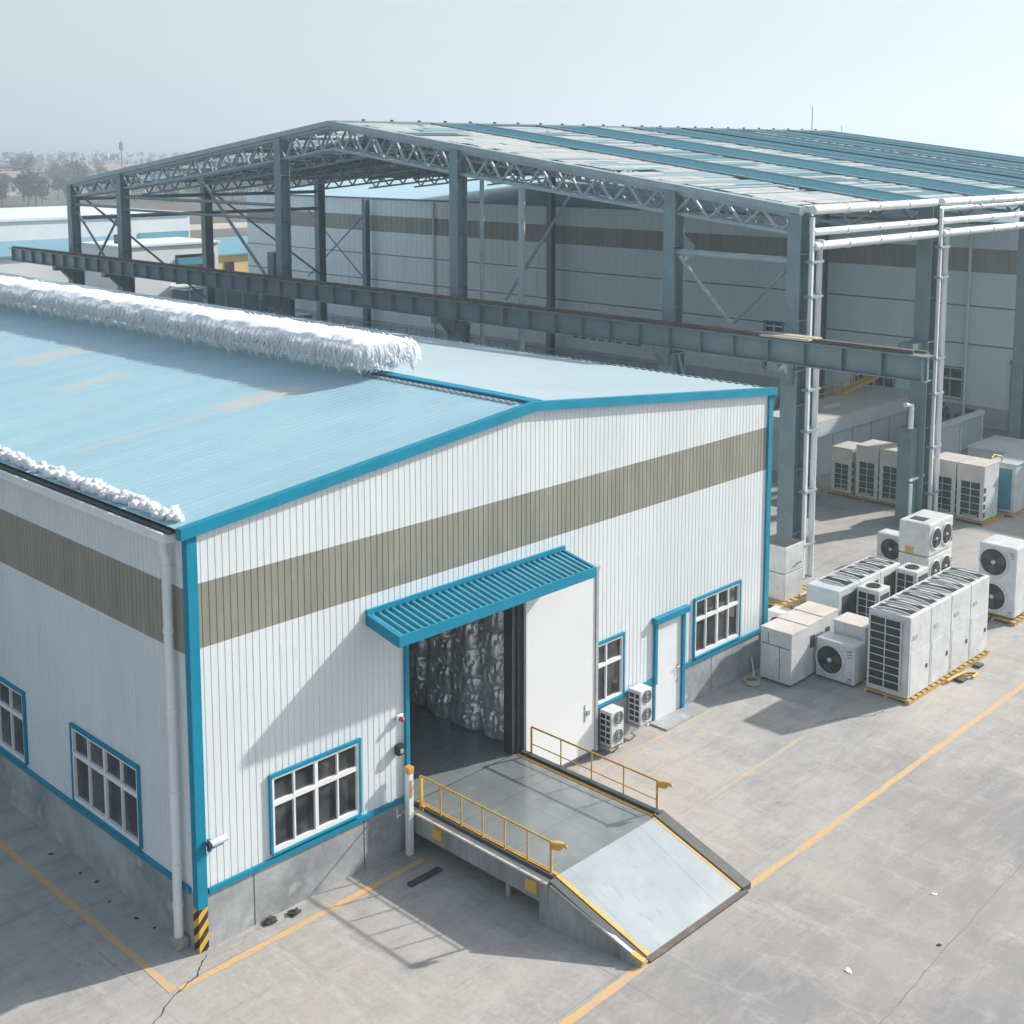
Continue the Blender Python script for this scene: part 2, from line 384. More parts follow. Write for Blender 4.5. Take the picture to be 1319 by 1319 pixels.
# ------------------------------------------------------------------ setting: ground
g = MB(); g.quad((-6000, -6000, -.06), (6000, -6000, -.06), (6000, 6000, -.06), (-6000, 6000, -.06))
tag(g.build('ground', M['field']), kind='structure')
y = MB()
y._add([(-45, -45, 0), (105, -45, 0), (105, 140, 0), (-45, 140, 0)], [(0, 1, 2, 3)])
tag(y.build('yard', M['yard']), kind='structure')
def line(a, b, w, name='road_marking', m='line', seg=1):
    a = Vector(a); b = Vector(b); d = (b-a).normalized(); n = Vector((-d.y, d.x, 0))*w/2
    L = MB(); k = max(1, int((b-a).length/.25)); rn = random.Random(int(a.x*31+b.y*17))
    prev = None; vs = []; fs = []
    for i in range(k+1):
        p = a.lerp(b, i/k); j1 = rn.uniform(-.012, .012); j2 = rn.uniform(-.012, .012)
        vs += [p+n+n.normalized()*j1, p-n-n.normalized()*j2]
        if i: fs.append((2*i-2, 2*i-1, 2*i+1, 2*i))
    L._add(vs, fs); return tag(L.build(name, M[m]), kind='structure')
line((-.78, -.52, .004), (-.78, 26, .004), .13)
line((-.70, -.55, .0045), (4.25, -.50, .0045), .13)
line((1.2, -5.22, .004), (4.9, -5.17, .004), .14)
line((7.5, -5.13, .004), (33, -4.9, .004), .13)
line((7.6, -.62, .004), (12.9, -.55, .004), .12, m='line_faint')
line((8.2, -2.9, .004), (13.2, -2.75, .004), .09, m='line_faint')
def crack(pts, w):
    L = MB(); vs = []; fs = []; P = []
    for a, b in zip(pts, pts[1:]):
        for i in range(10): P.append(Vector(a).lerp(Vector(b), i/10)+Vector((random.uniform(-.02, .02), random.uniform(-.02, .02), 0)))
    P.append(Vector(pts[-1]))
    for i, p in enumerate(P):
        d = (P[min(i+1, len(P)-1)]-P[max(i-1, 0)]).normalized(); n = Vector((-d.y, d.x, 0))*w*random.uniform(.3, 1)
        vs += [p+n, p-n]
        if i: fs.append((2*i-2, 2*i-1, 2*i+1, 2*i))
    L._add(vs, fs); tag(L.build('ground_crack', M['crack']), kind='structure')
crack([(.05, -.1, .006), (-.35, -.45, .006), (-.85, -.62, .006), (-1.6, -1.1, .006), (-2.6, -2.0, .006)], .014)
crack([(13.9, -2.6, .003), (14.6, -2.9, .003), (15.1, -3.3, .003), (15.5, -3.35, .003)], .012)
crack([(3.0, -8.50, .003), (6.0, -8.45, .003), (9., -8.28, .003), (11.6, -8.17, .003), (16, -8.0, .003)], .004)

# ------------------------------------------------------------------ warehouse
EZ, RZ_, RX, WX, WL = 6.86, 7.68, 7.55, 15.82, 62.
def roofz(x): return EZ+(RZ_-EZ)*(x/RX if x < RX else (WX-x)/(WX-RX))
def Tg(p): return (p[0], -p[1], p[2])          # gable: u = x, d = outwards
def Ts(p): return (-p[1], p[0], p[2])          # side wall: u = y
def Th(p): return (46-p[1], p[0], p[2])        # rear hall front: u = y
def Tb(Y0): return lambda p: (p[0], Y0-p[1], p[2])
WH = thing('warehouse', (0, 0, 0), 'white corrugated warehouse with light blue roof, olive band and blue corner trims in the foreground', 'warehouse')

def ribbed(T, u0, u1, zlo, zhi, holes, pitch, groove, depth, band=None):
    """corrugated sheet with narrow grooves; returns the sheet and band meshes"""
    xs = set([u0, u1])
    prof = {}
    k = 0; u = u0+pitch*.5
    while u < u1-groove:
        for q, d in ((u, 0), (u+groove*.3, -depth), (u+groove*.7, -depth), (u+groove, 0)): xs.add(round(q, 4)); prof[round(q, 4)] = d
        u += pitch
    for h in holes: xs.add(round(h[0], 4)); xs.add(round(h[1], 4))
    xs = sorted(x for x in xs if u0 <= x <= u1)
    out = {0: MB(T), 1: MB(T)}
    def dep(x):
        return prof.get(x, 0)
    for a, b in zip(xs, xs[1:]):
        m = (a+b)/2; iv = [(zlo, None)]
        cuts = sorted([(h[2], h[3]) for h in holes if h[0] < m < h[1]])
        segs = []; z = zlo
        for c0, c1 in cuts:
            if c0 > z: segs.append((z, z, c0, c0))
            z = max(z, c1)
        segs.append((z, z, zhi(a), zhi(b)))
        for s0a, s0b, s1a, s1b in segs:
            cutz = [band[0], band[1]] if band else []
            parts = [(s0a, s0b, s1a, s1b, 0)]
            if band and s1a > band[1] and s0a < band[0]:
                parts = [(s0a, s0b, band[0], band[0], 0), (band[0], band[0], band[1], band[1], 1), (band[1], band[1], s1a, s1b, 0)]
            for pa, pb, qa, qb, w in parts:
                out[w].quad((a, dep(a), pa), (b, dep(b), pb), (b, dep(b), qb), (a, dep(a), qa))
    return out[0], out[1]

G_HOLES = [(1.39, 3.19, 1.1, 2.40), (4.33, 7.22, .0, 4.05), (8.75, 10.34, 1.0, 2.32), (11.49, 12.41, 0, 2.26), (12.90, 14.66, 1.08, 2.40)]
BAND = (4.93, 5.96)
sheet, bnd = ribbed(Tg, .145, WX-.12, .94, lambda x: roofz(x)-.02, G_HOLES, .128, .022, .008, BAND)
sheet.build('gable_wall', M['wall'], WH, recalc=False); bnd.build('daylight_band', M['daylight'], WH, recalc=False)
S_HOLES = [(1.70, 3.95, 1.1, 2.46), (5.85, 8.1, 1.1, 2.46)] + [(10.0+4.15*i, 12.25+4.15*i, 1.1, 2.46) for i in range(5)]
sheet, bnd = ribbed(Ts, .09, WL, .94, lambda x: EZ-.03, S_HOLES, .128, .026, .011, (4.84, 5.88))
sheet.build('side_wall', M['wall'], WH, recalc=False); bnd.build('daylight_band', M['daylight'], WH, recalc=False)
b = MB(); b.box((WX-.04, .06, 0), (WX, WL, EZ-.03)); b.box((.06, WL-.05, 0), (WX-.04, WL, EZ)); b.build('rear_wall', M['wall'], WH)
# plinth (with gaps for the gate and the door)
p = MB()
p.box((.0, -.0, 0), (4.33, .2, .935)); p.box((7.22, 0, 0), (11.47, .2, .935)); p.box((12.43, 0, 0), (WX, .2, .935))
p.box((0, .2, 0), (.2, WL, .935)); p.build('plinth', M['concrete'], WH)
for x_ in (1.02, 3.3, 9.0, 13.6): p = MB(); p.box((x_, -.004, .01), (x_+.012, .001, .92)); p.build('plinth_joint', M['crack'], WH)
# blue flashing above the plinth and corner trims, verge
p = MB()
for a, c in ((.17, 4.31), (9.36, 11.40), (12.50, WX-.12)): p.box((a, -.045, .925), (c, .01, 1.02), .008)
p.box((-.045, .19, .925), (.01, WL, 1.02), .008); p.build('base_flashing', M['blue'], WH)
p = MB(); p.box((-.035, -.035, .73), (.15, .0, EZ-.02), .008); p.box((-.035, .0, .73), (.0, .10, EZ-.02), .008); p.build('corner_trim', M['blue'], WH)
p = MB(); p.box((WX-.13, -.05, .8), (WX+.05, .0, EZ-.02), .01); p.box((WX, .0, .8), (WX+.05, .17, EZ-.02), .01); p.build('corner_trim', M['blue'], WH)
p = MB()
for xa, xb in ((-.16, RX), (RX, WX+.12)):
    za, zb = (roofz(max(0, min(WX, q))) for q in (xa, xb))
    if xa < 0: za -= .02
    if xb > WX: zb -= .02
    p.prism([(xa, -.11, za-.125), (xb, -.11, zb-.125), (xb, -.11, zb+.05), (xa, -.11, za+.05)], (0, .15, 0))
p.build('verge_trim', M['blue'], WH)
# roof slopes : ribs run up the slope
def slope(xa, xb, za, zb, ya, yb, pitch=.2):
    m = MB(); vs = []; fs = []; yv = ya; i = 0; pr = []
    while yv < yb:
        for dy, dz in ((0, 0), (.015, .006), (.035, .006), (.05, 0)): pr.append((yv+dy, dz))
        yv += pitch
    pr.append((yb, 0))
    nx = 3
    for (yy, dz) in pr:
        for k in range(nx): t = k/(nx-1); vs.append((xa+(xb-xa)*t, yy, za+(zb-za)*t+dz))
    for j in range(len(pr)-1):
        for k in range(nx-1): a = j*nx+k; fs.append((a, a+1, a+nx+1, a+nx))
    m._add(vs, fs); return m
slope(-.12, RX, EZ-.012, RZ_, .04, WL).build('roof_slope', M['roof'], WH, recalc=False)
slope(WX+.12, RX, EZ-.012, RZ_, .04, WL).build('roof_slope', M['roof_sunlit'], WH, recalc=False)
# ridge cap: blue flashing strip with closure teeth on its left edge
p = MB(); p.prism([(RX-.02, .05, RZ_+.055), (RX+.34, .05, RZ_+.03), (RX+.34, .05, RZ_-.01), (RX-.02, .05, RZ_+.02)], (0, 5., 0)); p.build('ridge_cap', M['blue'], WH)
p = MB()
for i in range(26):
    yy = .25+i*.18; p.box((RX-.21, yy, RZ_-.005), (RX-.15, yy+.08, RZ_+.022)); p.box((RX-.2, yy+.09, RZ_-.004), (RX-.16, yy+.18, RZ_+.006))
p.build('ridge_closure', M['galv'], WH)
# gutter and downpipe
p = MB()
p.box((-.26, .22, EZ-.24), (-.05, WL, EZ-.10), .02); p.box((-.28, .22, EZ-.11), (-.25, WL, EZ-.075)); p.build('gutter', M['white_frame'], WH)
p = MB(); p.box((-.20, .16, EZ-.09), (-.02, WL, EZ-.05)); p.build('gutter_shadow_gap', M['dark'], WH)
p = MB(); p.tube([(-.16, .42, EZ-.2), (-.16, .42, EZ-.42), (-.13, .40, EZ-.55), (-.13, .40, .12)], .075, 14)
dp = p.build('downpipe', M['white_pipe'], WH)
for z in (6.2, 5.2, 3.9, 2.55, 1.35, .7): p = MB(); p.tube([(-.13, .40, z-.035), (-.13, .40, z+.035)], .086, 14); p.build('pipe_collar', M['white_pipe'], dp)
p = MB(); p.box((-.24, .27, 0), (-.02, .52, .17), .03); p.build('pipe_block', M['pipe_base'], WH)
p = MB(); p.box((-.013, -.013, .005), (.155, -.001, .725)); p.box((-.013, -.001, .005), (-.001, .15, .725)); p.build('hazard_stripe', M['hazard'], WH)
# far eave gutter on the right slope: dark scalloped snow guard
p = MB(); p.box((WX+.05, .1, EZ-.2), (WX+.25, WL, EZ-.06), .02); p.build('gutter', M['white_frame'], WH)
p = MB()
p.box((WX-.05, .4, EZ-.028), (WX+.02, 22, EZ-.0))
for i in range(90): yy = .4+i*.24; p.box((WX-.05, yy, EZ-.03), (WX+.03, yy+.11, EZ+.035), .0)
p.build('eave_closure', M['steel'], WH)

def window(T, u0, u1, z0, z1, n, parent, sill=True, split=.64, dep=.0, trim=True, mt='white_frame'):
    f = MB(T); w = .045
    f.box((u0, -.06, z0), (u1, .035, z0+w+.03)); f.box((u0, -.06, z1-w), (u1, .035, z1))
    f.box((u0, -.06, z0+w+.03), (u0+w, .035, z1-w)); f.box((u1-w, -.06, z0+w+.03), (u1, .035, z1-w))
    zm = z0+(z1-z0)*split; f.box((u0+w, -.05, zm-.04), (u1-w, .03, zm+.04))
    for i in range(1, n):
        uu = u0+(u1-u0)*i/n; ww = .032 if i*2 == n else .016
        f.box((uu-ww, -.05, z0+w+.03), (uu+ww, .026, zm-.04)); f.box((uu-ww, -.05, zm+.04), (uu+ww, .026, z1-w))
    fr = f.build('window', M[mt], parent)
    q = MB(T); q.box((u0+.01, -.035, z0+.01), (u1-.01, -.022, z1-.01)); q.build('pane', M['glass'], fr)
    if trim:
        t = MB(T); k = .045
        t.box((u0-k, -.02, z1), (u1+k, .055, z1+k+.01)); t.box((u0-k, -.02, z0), (u0-.001, .05, z1)); t.box((u1+.001, -.02, z0), (u1+k, .05, z1))
        t.build('window_trim', M['blue'], fr)
        s = MB(T); s.box((u0-.02, -.02, z0-.035), (u1+.02, .075, z0-.001), .006); s.build('sill', M['blue'], fr)
    return fr
for h, n in ((G_HOLES[0], 4), (G_HOLES[2], 3), (G_HOLES[4], 4)): window(Tg, h[0], h[1], h[2], h[3], n, WH)
for h in S_HOLES: window(Ts, h[0], h[1], h[2], h[3], 4, WH)
# personnel door
d = MB(Tg); d.box((11.50, -.03, .03), (12.40, .02, 2.25), .004); dr = d.build('door', M['door_white'], WH)
d = MB(Tg); d.tube([(12.29, .025, 1.08), (12.29, .07, 1.06), (12.20, .07, 1.05)], .012, 6); d.box((12.27, .02, .70), (12.31, .045, .76)); d.tube([(12.29, .025, 1.06), (12.29, .06, 1.0), (12.29, .06, .92)], .01, 6); d.build('handle', M['galv'], dr)
d = MB(Tg); d.box((11.41, -.04, .88), (11.495, .075, 2.26)); d.box((11.43, -.04, 0), (11.495, .03, .88)); d.box((12.405, -.04, 0), (12.50, .075, 2.26)); d.box((11.36, -.04, 2.26), (12.60, .13, 2.40), .008)
d.build('door_frame', M['blue'], WH)
d = MB(Tg); d.box((11.30, -.1, 0), (12.65, .5, .035), .01); d.build('door_step', M['concrete'], WH)
# gate frame, jambs, canopy, sliding door
d = MB(Tg); d.box((4.25, -.10, .80), (4.335, .06, 4.06)); d.build('gate_post', M['blue'], WH)
d = MB(Tg); d.box((6.98, -.20, .82), (7.06, .03, 4.05)); d.build('gate_jamb', M['dark'], WH)
for q0, q1 in (((7.11, -.30, .82), (7.15, .05, 4.05)), ((7.19, -.25, .82), (7.30, .02, 4.05))): d = MB(Tg); d.box(q0, q1); d.build('gate_jamb', M['dark'], WH)
d = MB(Tg); d.box((7.06, -.28, .82), (7.11, -.1, 4.05)); d.build('gate_track', M['galv'], WH)
d = MB(Tg); d.box((7.27, .055, .16), (9.32, .125, 3.98), .008); sd = d.build('sliding_door', M['door_white'], WH)
d = MB(Tg); d.box((9.322, .03, .12), (9.40, .15, 4.0)); d.build('door_edge', M['galv'], sd)
d = MB(Tg); d.box((9.0, .125, .85), (9.02, .14, 1.22)); d.box((9.06, .125, .98), (9.14, .16, 1.08)); d.build('handle', M['galv'], sd)
d = MB(Tg); d.box((7.27, .03, 3.99), (9.42, .16, 4.09)); d.box((4.33, .0, 4.05), (7.27, .10, 4.16)); d.build('door_rail', M['galv'], WH)
def canopy():
    xa, xb, zw, zf, dp_ = 3.44, 8.44, 4.56, 4.40, .84
    m = MB(); pr = []; x = xa+.03
    while x < xb-.1:
        for dx, dz in ((0, 0), (.02, .045), (.07, .045), (.09, 0)): pr.append((x+dx, dz))
        x += .155
    pr.append((xb-.03, 0)); vs = []; fs = []
    for (x, dz) in pr: vs += [(x, -.01, zw+dz), (x, -dp_, zf+dz)]
    for i in range(len(pr)-1): fs.append((2*i, 2*i+1, 2*i+3, 2*i+2))
    m._add(vs, fs); c = m.build('canopy', M['canopy'], WH, recalc=False)
    f = MB(); f.box((xa-.03, -dp_-.04, zf-.15), (xb+.03, -dp_-.002, zf+.05), .008)
    for xx in (xa, xb): f.prism([(xx-.03, -dp_-.002, zf-.15), (xx-.03, -.005, zw-.14), (xx-.03, -.005, zw+.06), (xx-.03, -dp_-.002, zf+.05)], (.06, 0, 0))
    f.box((xa-.03, -.05, zw+.05), (xb+.03, -.002, zw+.13))
    f.build('canopy_fascia', M['blue'], c)
    s = MB(); s.quad((xa, -.01, zw-.06), (xb, -.01, zw-.06), (xb, -dp_, zf-.05), (xa, -dp_, zf-.05)); s.build('soffit', M['white_frame'], c)
M['canopy'] = mat('blue_canopy_sheet', (.03, .27, .37), (.025, .23, .33), 2., .28)
canopy()
# interior shell so that the gate looks into a room
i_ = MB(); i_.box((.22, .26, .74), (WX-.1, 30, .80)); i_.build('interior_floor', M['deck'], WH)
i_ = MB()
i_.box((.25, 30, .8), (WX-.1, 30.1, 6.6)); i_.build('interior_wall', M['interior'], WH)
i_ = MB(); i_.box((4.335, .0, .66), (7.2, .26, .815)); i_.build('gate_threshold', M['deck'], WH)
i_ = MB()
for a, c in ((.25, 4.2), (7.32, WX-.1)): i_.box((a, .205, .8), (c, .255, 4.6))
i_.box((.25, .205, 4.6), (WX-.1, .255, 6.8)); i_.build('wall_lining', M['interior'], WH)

# foil wrapped bales seen through the gate
def bale_mesh(seed):
    bm = bmesh.new(); bmesh.ops.create_cube(bm, size=1)
    bmesh.ops.subdivide_edges(bm, edges=bm.edges[:], cuts=23, use_grid_fill=True)
    for v in bm.verts:
        c = v.co; q = Vector((abs(c.x)*2, abs(c.y)*2, abs(c.z)*2))
        rnd = 1-.10*(q.y**6+q.z**6)*.5*1.2
        s = Vector((c.x*1.0, c.y*.80*(1-.10*q.x**6*0-.09*q.z**8), c.z*.60*(1-.05*q.y**8)))
        face = 1-.30*q.y**9-.22*q.z**16-.10*q.y**3
        o = Vector((seed*7.3, seed*3.1, 0))
        s.x = c.x*face
        crease = abs(noise.noise(Vector((s.y*7, s.z*2.2, seed*4.1))))
        n1 = noise.fractal(Vector((s.y*3.2, s.z*2.4, 1))+o, 1., 2., 4)
        s.x += (math.copysign(1, c.x)*(n1*(.035+.07*q.y**2)-.09*max(0, .16-crease)/.16*(.35+q.y))) if abs(c.x) > .45 else 0
        s.y += noise.noise(s*3+o)*.035*(1-q.y*.3); s.z += noise.noise(s*3.3-o)*.02
        v.co = s
    me = bpy.data.meshes.new('foil_bale'); bm.to_mesh(me); bm.free()
    me.polygons.foreach_set('use_smooth', [True]*len(me.polygons)); me.materials.append(M['foil']); return me
bms = [bale_mesh(i) for i in range(5)]
for c in range(7):
    for r in range(6):
        o = bpy.data.objects.new('foil_bale', bms[(c*2+r*3+c*r) % 5]); COL.objects.link(o)
        o.location = (7.66+random.uniform(-.05, .05), .80+c*.79, .80+.29+r*.575); o.rotation_euler = (random.choice((0, math.pi)), random.uniform(-.03, .03), random.uniform(-.05, .05))
        tag(o, 'crumpled silver foil-wrapped bale stacked in the wall of bales inside the gate', 'bale', 'silver bales stacked inside the gate')

# small fittings on the gable
t = thing('wall_lamp', (.17, -.05, 1.8), 'small white lamp on blue bracket at the near warehouse corner', 'lamp')
d = MB(); d.tube([(.14, -.16, 1.82), (.42, -.19, 1.84)], .055, 12); d.build('lamp_head', M['white_frame'], t)
d = MB(); d.box((.14, -.11, 1.66), (.20, -.052, 1.86), .01); d.box((.2, -.1, 1.69), (.42, -.07, 1.72)); d.build('bracket', M['blue'], t)
d = MB(); d.tube([(.10, -.16, 1.81), (.145, -.16, 1.82)], .062, 12); d.build('lens', M['black'], t)
t = thing('control_box', (4.08, -.02, 1.9), 'black control box on the wall left of the gate', 'control box')
d = MB(); d.box((4.0, -.14, 1.88), (4.16, -.022, 2.06), .012); d.build('housing', M['black'], t)
d = MB(); d.box((4.03, -.16, 1.93), (4.10, -.141, 2.0)); d.build('button_panel', M['galv'], t)
t = thing('warning_lamp', (4.1, -.02, 2.5), 'small red warning lamp above the black box beside the gate', 'lamp')
d = MB(); d.box((4.04, -.08, 2.46), (4.17, -.022, 2.60), .01); d.build('base', M['white_frame'], t)
d = MB(); d.tube([(4.10, -.08, 2.53), (4.10, -.15, 2.53), (4.10, -.17, 2.53)], [.045, .045, .02], 10); d.build('lens', M['pink'], t)
t = thing('guard_post', (4.17, -.22, 0), 'white guard post with yellow top at the gate corner of the platform', 'post')
d = MB(); d.box((4.12, -.26, 0), (4.23, -.15, 1.62), .01); d.build('shaft', M['white_pipe'], t)
d = MB(); d.box((4.11, -.27, 1.54), (4.24, -.14, 1.66), .012); d.build('yellow_cap', M['yellow'], t)
d = MB(); d.box((4.15, -.268, 1.1), (4.20, -.2605, 1.42)); d.build('slot', M['pallet'], t)

# ------------------------------------------------------------------ loading platform
LP = thing('loading_ramp', (5.8, -2.4, 0), 'grey loading platform and pale blue ramp with yellow edges at the warehouse gate', 'loading ramp')
DZ, XA, XB, YB, YT = .82, 4.45, 7.14, -3.47, -5.17
XT0, XT1 = 4.72, 7.38       # toe of the ramp
p = MB(); p.box((XA, YB, .60), (XB, -.03, DZ)); p.build('deck', M['deck'], LP)
p = MB(); p.box((XA-.17, YB+.02, .38), (XA-.002, -.05, .73), .01); p.build('edge_beam', M['concrete_dark'], LP)
p = MB(); p.box((XA-.19, YB+.02, .732), (XA-.04, -.05, .765), .008); p.build('ledge', M['cab_beige'], LP)
p = MB(); p.box((XB+.002, YB, .36), (XB+.16, -.05, .82), .01); p.build('edge_beam', M['concrete_dark'], LP)
p = MB(); p.box((XA+.02, YB, DZ+.002), (XA+.085, -.06, DZ+.025)); q = p.build('edge_line', M['yellow'], LP)
p = MB(); p.box((XB-.10, YB, DZ+.001), (XB-.03, -.10, DZ+.012)); p.build('edge_line', M['yellow'], LP)
p = MB(); p.box((XB-.015, YB-.02, DZ+.001), (XB+.10, -.10, DZ+.06), .012); p.build('rubber_kerb', M['dark'], LP)
p = MB(); p.box((XA-.038, YB, .735), (XA+.018, -.06, DZ+.012)); p.build('rubber_kerb', M['dark'], LP)
# ramp wedge
p = MB(); p.prism([(XA, YB, .0), (XB, YB, 0), (XB, YB, DZ-.015), (XA, YB, DZ-.015)], (0, -.02, 0))
vs = [(XA, YB-.02, 0), (XB, YB-.02, 0), (XT1, YT, 0), (XT0, YT, 0), (XA, YB-.02, DZ-.02), (XB, YB-.02, DZ-.02), (XT1, YT, .05), (XT0, YT, .05)]
p = MB(); p._add(vs, [(0, 1, 2, 3), (4, 5, 6, 7), (0, 1, 5, 4), (2, 3, 7, 6), (0, 3, 7, 4), (1, 2, 6, 5)]); p.build('ramp_base', M['concrete_dark'], LP)
def rp(u, t, dz=0):     # u across 0..1, t along 0..1
    a = Vector((XA, YB, DZ)).lerp(Vector((XT0, YT, .07)), t); b_ = Vector((XB, YB, DZ)).lerp(Vector((XT1, YT, .07)), t)
    v = a.lerp(b_, u); v.z += dz; return v
def rstrip(u0, u1, t0, t1, z0, z1, name, m):
    p = MB(); p._add([rp(u0, t0, z0), rp(u1, t0, z0), rp(u1, t1, z0), rp(u0, t1, z0), rp(u0, t0, z1), rp(u1, t0, z1), rp(u1, t1, z1), rp(u0, t1, z1)],
        [(0, 1, 2, 3), (4, 5, 6, 7), (0, 1, 5, 4), (1, 2, 6, 5), (2, 3, 7, 6), (3, 0, 4, 7)]); return p.build(name, M[m], LP)
rstrip(.03, .955, .0, .985, -.02, .006, 'ramp_plate', 'plate')
rstrip(.005, .035, .0, .985, -.02, .010, 'edge_line', 'yellow'); rstrip(.945, .972, 0, .985, -.02, .011, 'edge_line', 'yellow')
rstrip(-.055, .004, .0, 1.0, -.05, -.005, 'rubber_kerb', 'dark'); rstrip(.972, 1.06, -.02, 1.0, -.08, .035, 'rubber_kerb', 'dark2') if 'dark2' in M else rstrip(.972, 1.06, -.02, 1.0, -.08, .035, 'rubber_kerb', 'dark')
rstrip(.0, 1.0, .985, 1.03, -.07, -.012, 'toe_plate', 'rust')
# side wall of the wedge with a pale ledge
p = MB(); p.prism([(XA-.17, YB+.20, 0), (XA-.17, YB+.20, .72), (XA-.17, YB-.02, .72), (XA+.08, YT-.02, 0.05), (XA+.08, YT-.02, 0)], (.17, 0, 0)); p.build('ramp_cheek', M['concrete_dark'], LP)
p = MB(); p.bar((XA-.12, YB-.02, .745), (XA+.13, YT+.10, .105), .07, .04); p.build('ledge', M['cab_beige'], LP)
p = MB(); p.bar((XA+.10, YT+.18, .145), (XA+.145, YT-.02, .07), .10, .06); p.build('yellow_bumper', M['yellow'], LP)
for xx, yy in ((XA+.06, -2.35), (XB-.1, -2.35), (XB-.1, -.6)):
    p = MB(); p.tube([(xx, yy, 0), (xx, yy, .6)], .05, 10); p.build('support_post', M['galv'], LP)
for yy in (-.85, -3.12):
    p = MB(); p.box((XA-.225, yy-.12, .50), (XA-.172, yy+.12, .70), .01); p.build('tie_down_plate', M['yellow'], LP)
def railing(x, ya, yb, n, sgn):
    m = MB(); h = .56; z = DZ+.02
    m.tube([(x, ya, z+h), (x, yb, z+h), (x, yb-.04, z+h-.02)], .019, 8)
    m.tube([(x, ya, z+.07), (x, yb, z+.07)], .011, 6) if sgn > 0 else m.tube([(x, ya, z+.22), (x, yb, z+.20)], .011, 6)
    r = m.build('railing', M['yellow'], LP)
    for i in range(n):
        yy = ya+(yb-ya)*i/(n-1); q = MB(); q.tube([(x, yy, z-.14 if i in (0,) and sgn > 0 else z-.0), (x, yy, z+h)], .014 if 0 < i < n-1 else .023, 8); q.build('baluster', M['yellow'], r)
    k = MB(); k.tube([(x-.03, yb-.02, z+h-.01), (x+.05, yb-.10, z+h-.02), (x+.12, yb-.17, z+h-.03)], [.04, .05, .03], 10)
    k.tube([(x-.02, yb-.03, z+h-.08), (x+.08, yb-.11, z+h-.10), (x+.17, yb-.14, z+h-.09)], [.03, .045, .025], 10)
    k.tube([(x+.16, yb-.16, z+h-.05), (x+.19, yb-.17, z+h-.12)], .022, 8); k.build('rail_latch', M['yellow'], r)
    return r
railing(XA-.02, -.22, YB+.08, 7, 1)
railing(XB+.10, -.30, YB+.10, 5, -1)
p = MB(); p.tube([(XA+.03, -.18, .86), (XA+.03, -.18, 1.3)], .035, 8); p.tube([(XA-.02, -.30, .45), (XA-.02, -.30, .86)], .03, 8); p.build('railing_base', M['yellow'], LP)

# things on the ground by the ramp
t = MB(); t.box((3.50, -1.02, .0), (4.22, -.90, .05), .012); tag(t.build('wheel_stop', M['dark']), 'dark rubber wheel stop lying beside the loading platform', 'wheel stop')
for k, (xx, yy, s, l) in enumerate(((1.25, -.10, .085, 'black crumpled rag lying at the plinth, left of two'), (1.66, -.20, .075, 'black crumpled rag lying nearer the window side of two'))):
    bm = bmesh.new(); bmesh.ops.create_icosphere(bm, subdivisions=3, radius=1)
    for v in bm.verts:
        n = 1+.55*noise.fractal(v.co*1.7+Vector((k*9, 3, 1)), 1, 2, 3); v.co = Vector((v.co.x*s*1.35*n, v.co.y*s*n, max(-.2, v.co.z)*s*.5*n+.02))
    me = bpy.data.meshes.new('black_rag'); bm.to_mesh(me); bm.free(); me.materials.append(M['debris'])
    o = bpy.data.objects.new('black_rag', me); COL.objects.link(o); o.location = (xx, yy, .0); tag(o, l, 'rag')

def scrap(name, x, y_, s, m, label, cat, seed, group=None, fl=.35):
    bm = bmesh.new(); bmesh.ops.create_icosphere(bm, subdivisions=2, radius=1)
    for v in bm.verts: n = 1+.6*noise.fractal(v.co*1.8+Vector((seed*5.1, 2, 1)), 1, 2, 3); v.co = Vector((v.co.x*s*1.5*n, v.co.y*s*n, max(-.1, v.co.z)*s*fl*n+.004))
    me = bpy.data.meshes.new(name); bm.to_mesh(me); bm.free(); me.materials.append(M[m])
    o = bpy.data.objects.new(name, me); COL.objects.link(o); o.location = (x, y_, 0); o.rotation_euler = (0, 0, seed); tag(o, label, cat, group)
scrap('paper_scrap', 6.70, -7.50, .045, 'white_frame', 'white paper scrap on the yard at the bottom right, nearer the bottom edge', 'litter', 1)
scrap('paper_scrap', 9.55, -7.49, .035, 'white_frame', 'tiny white paper scrap on the yard beside the long joint on the right', 'litter', 2)
scrap('dirt_clod', 8.28, -8.20, .03, 'debris', 'dark dirt clod on the yard near the long joint on the right', 'litter', 3)
for k, (y_, s_) in enumerate(((1.1, .022), (1.55, .03), (2.3, .02), (3.0, .03), (3.45, .025), (4.4, .03))):
    scrap('leaf_scrap', -.16-.07*(k % 3), y_, s_, 'debris', 'small dark leaf scrap on the ground along the left plinth', 'litter', k+4, 'leaf scraps along the left plinth')
